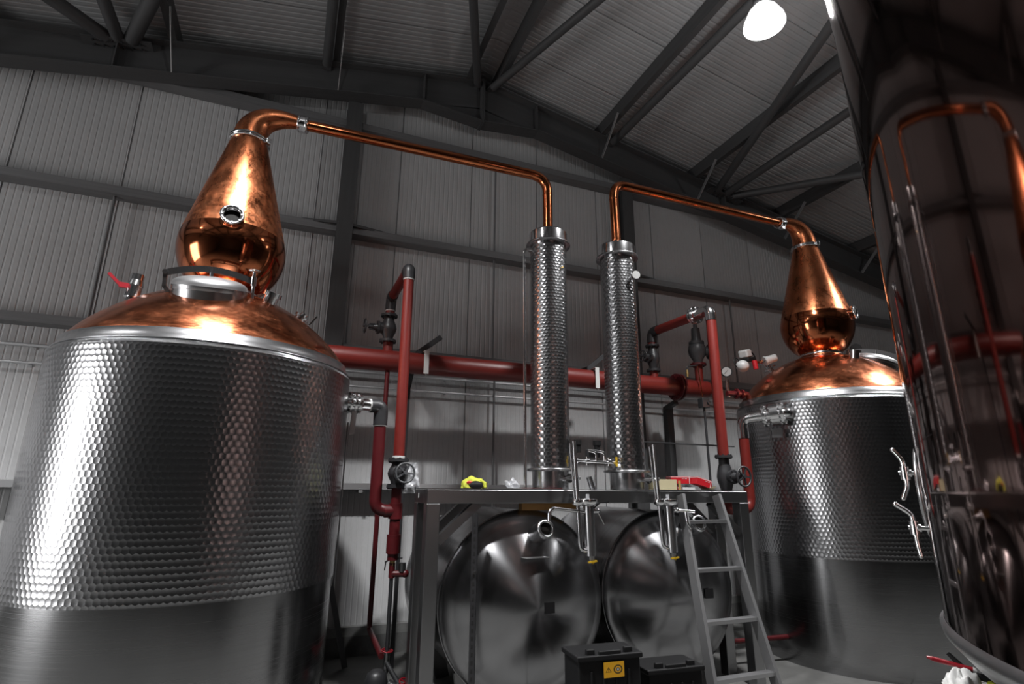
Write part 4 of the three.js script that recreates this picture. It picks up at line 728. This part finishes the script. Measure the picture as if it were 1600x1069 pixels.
// ------------------------------------------------------------------ black crates on the floor in front of the tanks
function crate(label, w, h, d, x, z, sticker) {
  const o = thing('tool_crate', label, 'crate', [x, 0, z]); o.rotation.y = -0.08;
  part(o, 'body', rbox(w, h - 0.05, d, 0, (h - 0.05) / 2, 0, 0.012), M.blackPlastic);
  part(o, 'rim', [rbox(w + 0.03, 0.035, d + 0.03, 0, h - 0.045, 0, 0.01)], M.blackPlastic);
  part(o, 'latch', [rbox(0.06, 0.05, 0.03, -w / 2 + 0.09, h - 0.02, d / 2 - 0.02, 0.008)], M.blackPlastic); part(o, 'latch', [rbox(0.06, 0.05, 0.03, w / 2 - 0.08, h - 0.02, d / 2 - 0.02, 0.008)], M.blackPlastic);
  part(o, 'handle', [rbox(0.16, 0.03, 0.02, 0, h - 0.02, d / 2, 0.008)], M.blackPlastic);
  for (const k of [-0.3, -0.1, 0.1, 0.3]) part(o, 'rib', [rbox(0.014, h - 0.12, 0.012, k * w, (h - 0.12) / 2, d / 2 + 0.002, 0.004)], M.blackPlastic);
  if (sticker) {
    const t = canvasTex(256, 192, (c, W, H) => { c.fillStyle = '#c8930f'; c.fillRect(0, 0, W, H); c.strokeStyle = '#2a2005'; c.lineWidth = 7; c.beginPath(); c.moveTo(60, 68); c.lineTo(92, 122); c.lineTo(28, 122); c.closePath(); c.stroke(); c.fillStyle = '#2a2005'; c.fillRect(56, 84, 8, 22); c.fillRect(56, 110, 8, 7); c.strokeStyle = '#3a3018'; c.lineWidth = 16; c.beginPath(); c.arc(178, 96, 48, 0, 7); c.stroke(); c.fillStyle = '#555555'; c.beginPath(); c.arc(178, 96, 24, 0, 7); c.fill(); c.fillStyle = '#b0b0b0'; c.beginPath(); c.arc(178, 96, 11, 0, 7); c.fill(); });
    const m = new THREE.MeshStandardMaterial({ map: t, roughness: 0.5 }); part(o, 'warning_sticker', new THREE.PlaneGeometry(0.145, 0.09).translate(0.02, h - 0.115, d / 2 + 0.0145), m, 'yellow warning sticker with a wheel symbol');
  }
}
crate('black crate with a yellow warning sticker in front of the left tank', 0.44, 0.60, 0.24, 2.06, -3.52, true);
crate('low black crate in front of the right tank left of the ladder', 0.42, 0.46, 0.24, 2.60, -3.56, false);
// ------------------------------------------------------------------ dark bench end and cable at the left edge
{
  const o = thing('side_bench', 'dark steel bench end at the left edge behind the left still', 'bench', [-2.75, 0, -5.45]);
  part(o, 'top', rbox(1.0, 0.03, 0.5, 0.0, 1.655, 0, 0.006), M.ironGrey);
  part(o, 'edge_rail', [cyl([-0.5, 1.60, 0.26], [0.44, 1.60, 0.26], 0.025, 0.025, 14)], M.iron);
  for (const x of [-0.46, 0.40]) for (const z of [-0.2, 0.2]) part(o, 'leg', box(0.04, 1.64, 0.04, x, 0.82, z), M.iron);
  solo('black_cable', pipe([[-3.4, 1.67, -5.4], [-2.75, 1.74, -5.38], [-2.5, 1.82, -5.36], [-2.25, 1.85, -5.36]], 0.014, 0.15, 10), M.blackRubber, 'short black cable rising over the bench at the left edge', 'cable');
}
// ------------------------------------------------------------------ mirror-polished vessel at the right edge
{
  const cx = 2.39, cz = 0.0, R = 1.272, yb = 1.24;
  const o = thing('polished_vessel', 'huge mirror-polished copper-tinted vessel cut by the right edge', 'tank', [cx, 0, cz]);
  part(o, 'shell', lathe([[R, yb + 0.03], [R, 2.4], [R + 0.012, 3.2], [R + 0.05, 4.1], [R + 0.075, 4.7]], [0, 0, 0], [0, 1, 0], 160), M.mirror, 'mirror-smooth curved wall');
  part(o, 'bottom_rim', lathe([[0.0, yb - 0.08], [R - 0.12, yb - 0.075], [R - 0.03, yb - 0.045], [R + 0.008, yb + 0.0], [R + 0.012, yb + 0.02], [R + 0.001, yb + 0.032]], [0, 0, 0], [0, 1, 0], 128), M.mirrorRim, 'dull steel bottom rim');
  part(o, 'top_ring', lathe([[R + 0.072, 4.68], [R + 0.085, 4.70], [R + 0.085, 4.75], [R - 0.2, 4.95], [0, 5.1]], [0, 0, 0], [0, 1, 0], 96), M.mirrorRim);
  for (let i = 0; i < 4; i++) { const a = 0.4 + i * Math.PI / 2; part(o, 'leg', cyl([Math.cos(a) * 1.0, 0, Math.sin(a) * 1.0], [Math.cos(a) * 1.0, yb - 0.06, Math.sin(a) * 1.0], 0.06, 0.06, 24), M.steelFrame); }
  // manway frame with two T-handled clamp screws, just past the visible edge
  const ta = Math.atan2(-1.12, -0.60), P = (k, y, t = 0) => { const a = ta + t / R; return V(Math.cos(a) * (R + k * 0.38), y, Math.sin(a) * (R + k * 0.38)); };
  const ring = []; for (let i = 0; i <= 40; i++) { const a = i / 40 * Math.PI * 2; ring.push(P(0.018, 1.60 + 0.145 * Math.sin(a), 0.16 + 0.16 * Math.cos(a))); }
  const mf = part(o, 'manway_frame', sweep(ring, 0.008, 12, false), M.steel, 'oval manway frame');
  const dr = []; for (let i = 0; i <= 10; i++) { const t = i / 10; dr.push([0.15 * Math.sqrt(1 - t * t) + 0.0005, 0.02 * t]); }
  part(mf, 'manway_door', lathe(dr, P(0.0, 1.6, 0.16), P(1, 1.6, 0.16).sub(P(0, 1.6, 0.16)), 40), M.mirrorRim);
  const screw = (y, t1, t2, tw) => {
    const h = part(o, 'clamp_screw', [cyl(P(0, y, 0.02), P(0.105, y, 0.02), 0.006, 0.006, 12), cyl(P(0.055, y, 0.02), P(0.075, y, 0.02), 0.011, 0.011, 14), cyl(P(0.10, y - 0.020, 0.02), P(0.10, y + 0.020, 0.02), 0.013, 0.012, 16), cyl(P(0.09, y, 0.02), P(0.14, y, 0.02), 0.007, 0.006, 6)], M.steelBright);
    part(h, 't_handle', [pipe([P(0.10, y + 0.015, 0.02), P(0.105, y + 0.04, 0.02), P(t1[0], y + t1[1], 0.02)], 0.0072, 0.02, 12), pipe([P(0.10, y - 0.015, 0.02), P(0.098, y - 0.04, 0.02), P(t2[0], y + t2[1], 0.02)], 0.0072, 0.02, 12), sphere(0.0078, ...P(t1[0], y + t1[1], 0.02).toArray()), sphere(0.007, ...P(t2[0], y + t2[1], 0.02).toArray())], M.steelBright);
  };
  screw(1.656, [0.155, 0.072], [0.14, -0.075]); screw(1.494, [0.20, 0.068], [0.09, -0.08]);
}
{
  const X = 1.70, Z = -1.07, y = 1.075;
  const t = thing('tool_trolley', 'small grey tool trolley below the polished vessel', 'trolley', [X, 0, Z]);
  part(t, 'tray', rbox(0.15, 0.02, 0.12, 0.01, y - 0.011, 0.015, 0.005, -1.0), M.iron);
  part(t, 'column', cyl([0, 0.04, 0], [0, y - 0.03, 0], 0.03, 0.03, 16), M.iron); part(t, 'foot', rbox(0.32, 0.04, 0.32, 0, 0.02, 0, 0.01), M.ironGrey);
  const g = new THREE.SphereGeometry(1, 36, 24), p = g.attributes.position; for (let i = 0; i < p.count; i++) { const v = V(p.getX(i), p.getY(i), p.getZ(i)), n = 1 + 0.3 * noise.noise(v.x * 2.4 + 7, v.y * 2.4, v.z * 2.4) + 0.12 * noise.noise(v.x * 7, v.y * 7, v.z * 7); p.setXYZ(i, v.x * 0.042 * n, Math.max(-0.0, (v.y + 0.3) * 0.055 * n), v.z * 0.042 * n); } g.computeVertexNormals(); g.translate(X - 0.002, y, Z + 0.02);
  solo('white_rag', g, M.cloth, 'crumpled white rag below the rim of the polished vessel', 'rag');
  const pen = thing('red_marker', 'red marker pen lying on the white rag', 'pen'); const a = V(1.676, 1.163, -1.105), b = V(1.722, 1.150, -1.035), d = b.clone().sub(a).normalize();
  part(pen, 'barrel', cyl(a, b, 0.006, 0.006, 16), M.redHandle); part(pen, 'tip', cyl(a.clone().addScaledVector(d, -0.012), a, 0.003, 0.0055, 12), M.redHandle); part(pen, 'end_cap', cyl(b, b.clone().addScaledVector(d, 0.008), 0.0065, 0.0065, 14), M.whitePlastic);
  solo('yellow_tape', torus(0.018, 0.009, [1.742, 1.118, -0.99], [0.2, 1, 0.3], 28, 10), M.hivis, 'roll of yellow tape behind the white rag', 'tape');
  solo('black_tool', [rbox(0.075, 0.016, 0.018, 1.722, 1.137, -1.03, 0.005, -1.0, 0, -0.12), cyl([1.704, 1.180, -1.08], [1.718, 1.145, -1.05], 0.005, 0.008, 12)], M.blackPlastic, 'black hand tool beside the red marker pen', 'tool');
}
// repeats share a group
const GROUPS = { roof_rafter: 'rafters of the roof frames', roof_purlin: 'purlins under the roof sheets', roof_brace: 'round bracing tubes under the roof', steel_column: 'columns of the gable wall', wall_girt: 'girts of the gable wall', sag_rod: 'thin rods on the gable wall', wall_conduit: 'conduits on the gable wall', cable_tray: 'cable trays on the gable wall', highbay_lamp: 'high-bay lamps under the roof', pot_still: 'copper pot stills', vapour_pipe: 'copper vapour pipes', condenser: 'condensers on the platform', horizontal_tank: 'tanks under the platform', spirit_parrot: 'spirit parrots at the platform', globe_valve: 'globe valves of the steam pipework', steam_pipe: 'red steam pipes', support_post: 'posts under the red main', red_carton: 'red cartons on the platform', tool_crate: 'black crates on the floor' };
for (const o of scene.children) { const k = o.name.replace(/_\d{3}$/, ''); if (GROUPS[k] && o.userData.label) o.userData.group = GROUPS[k]; }
renderer.render(scene, camera);
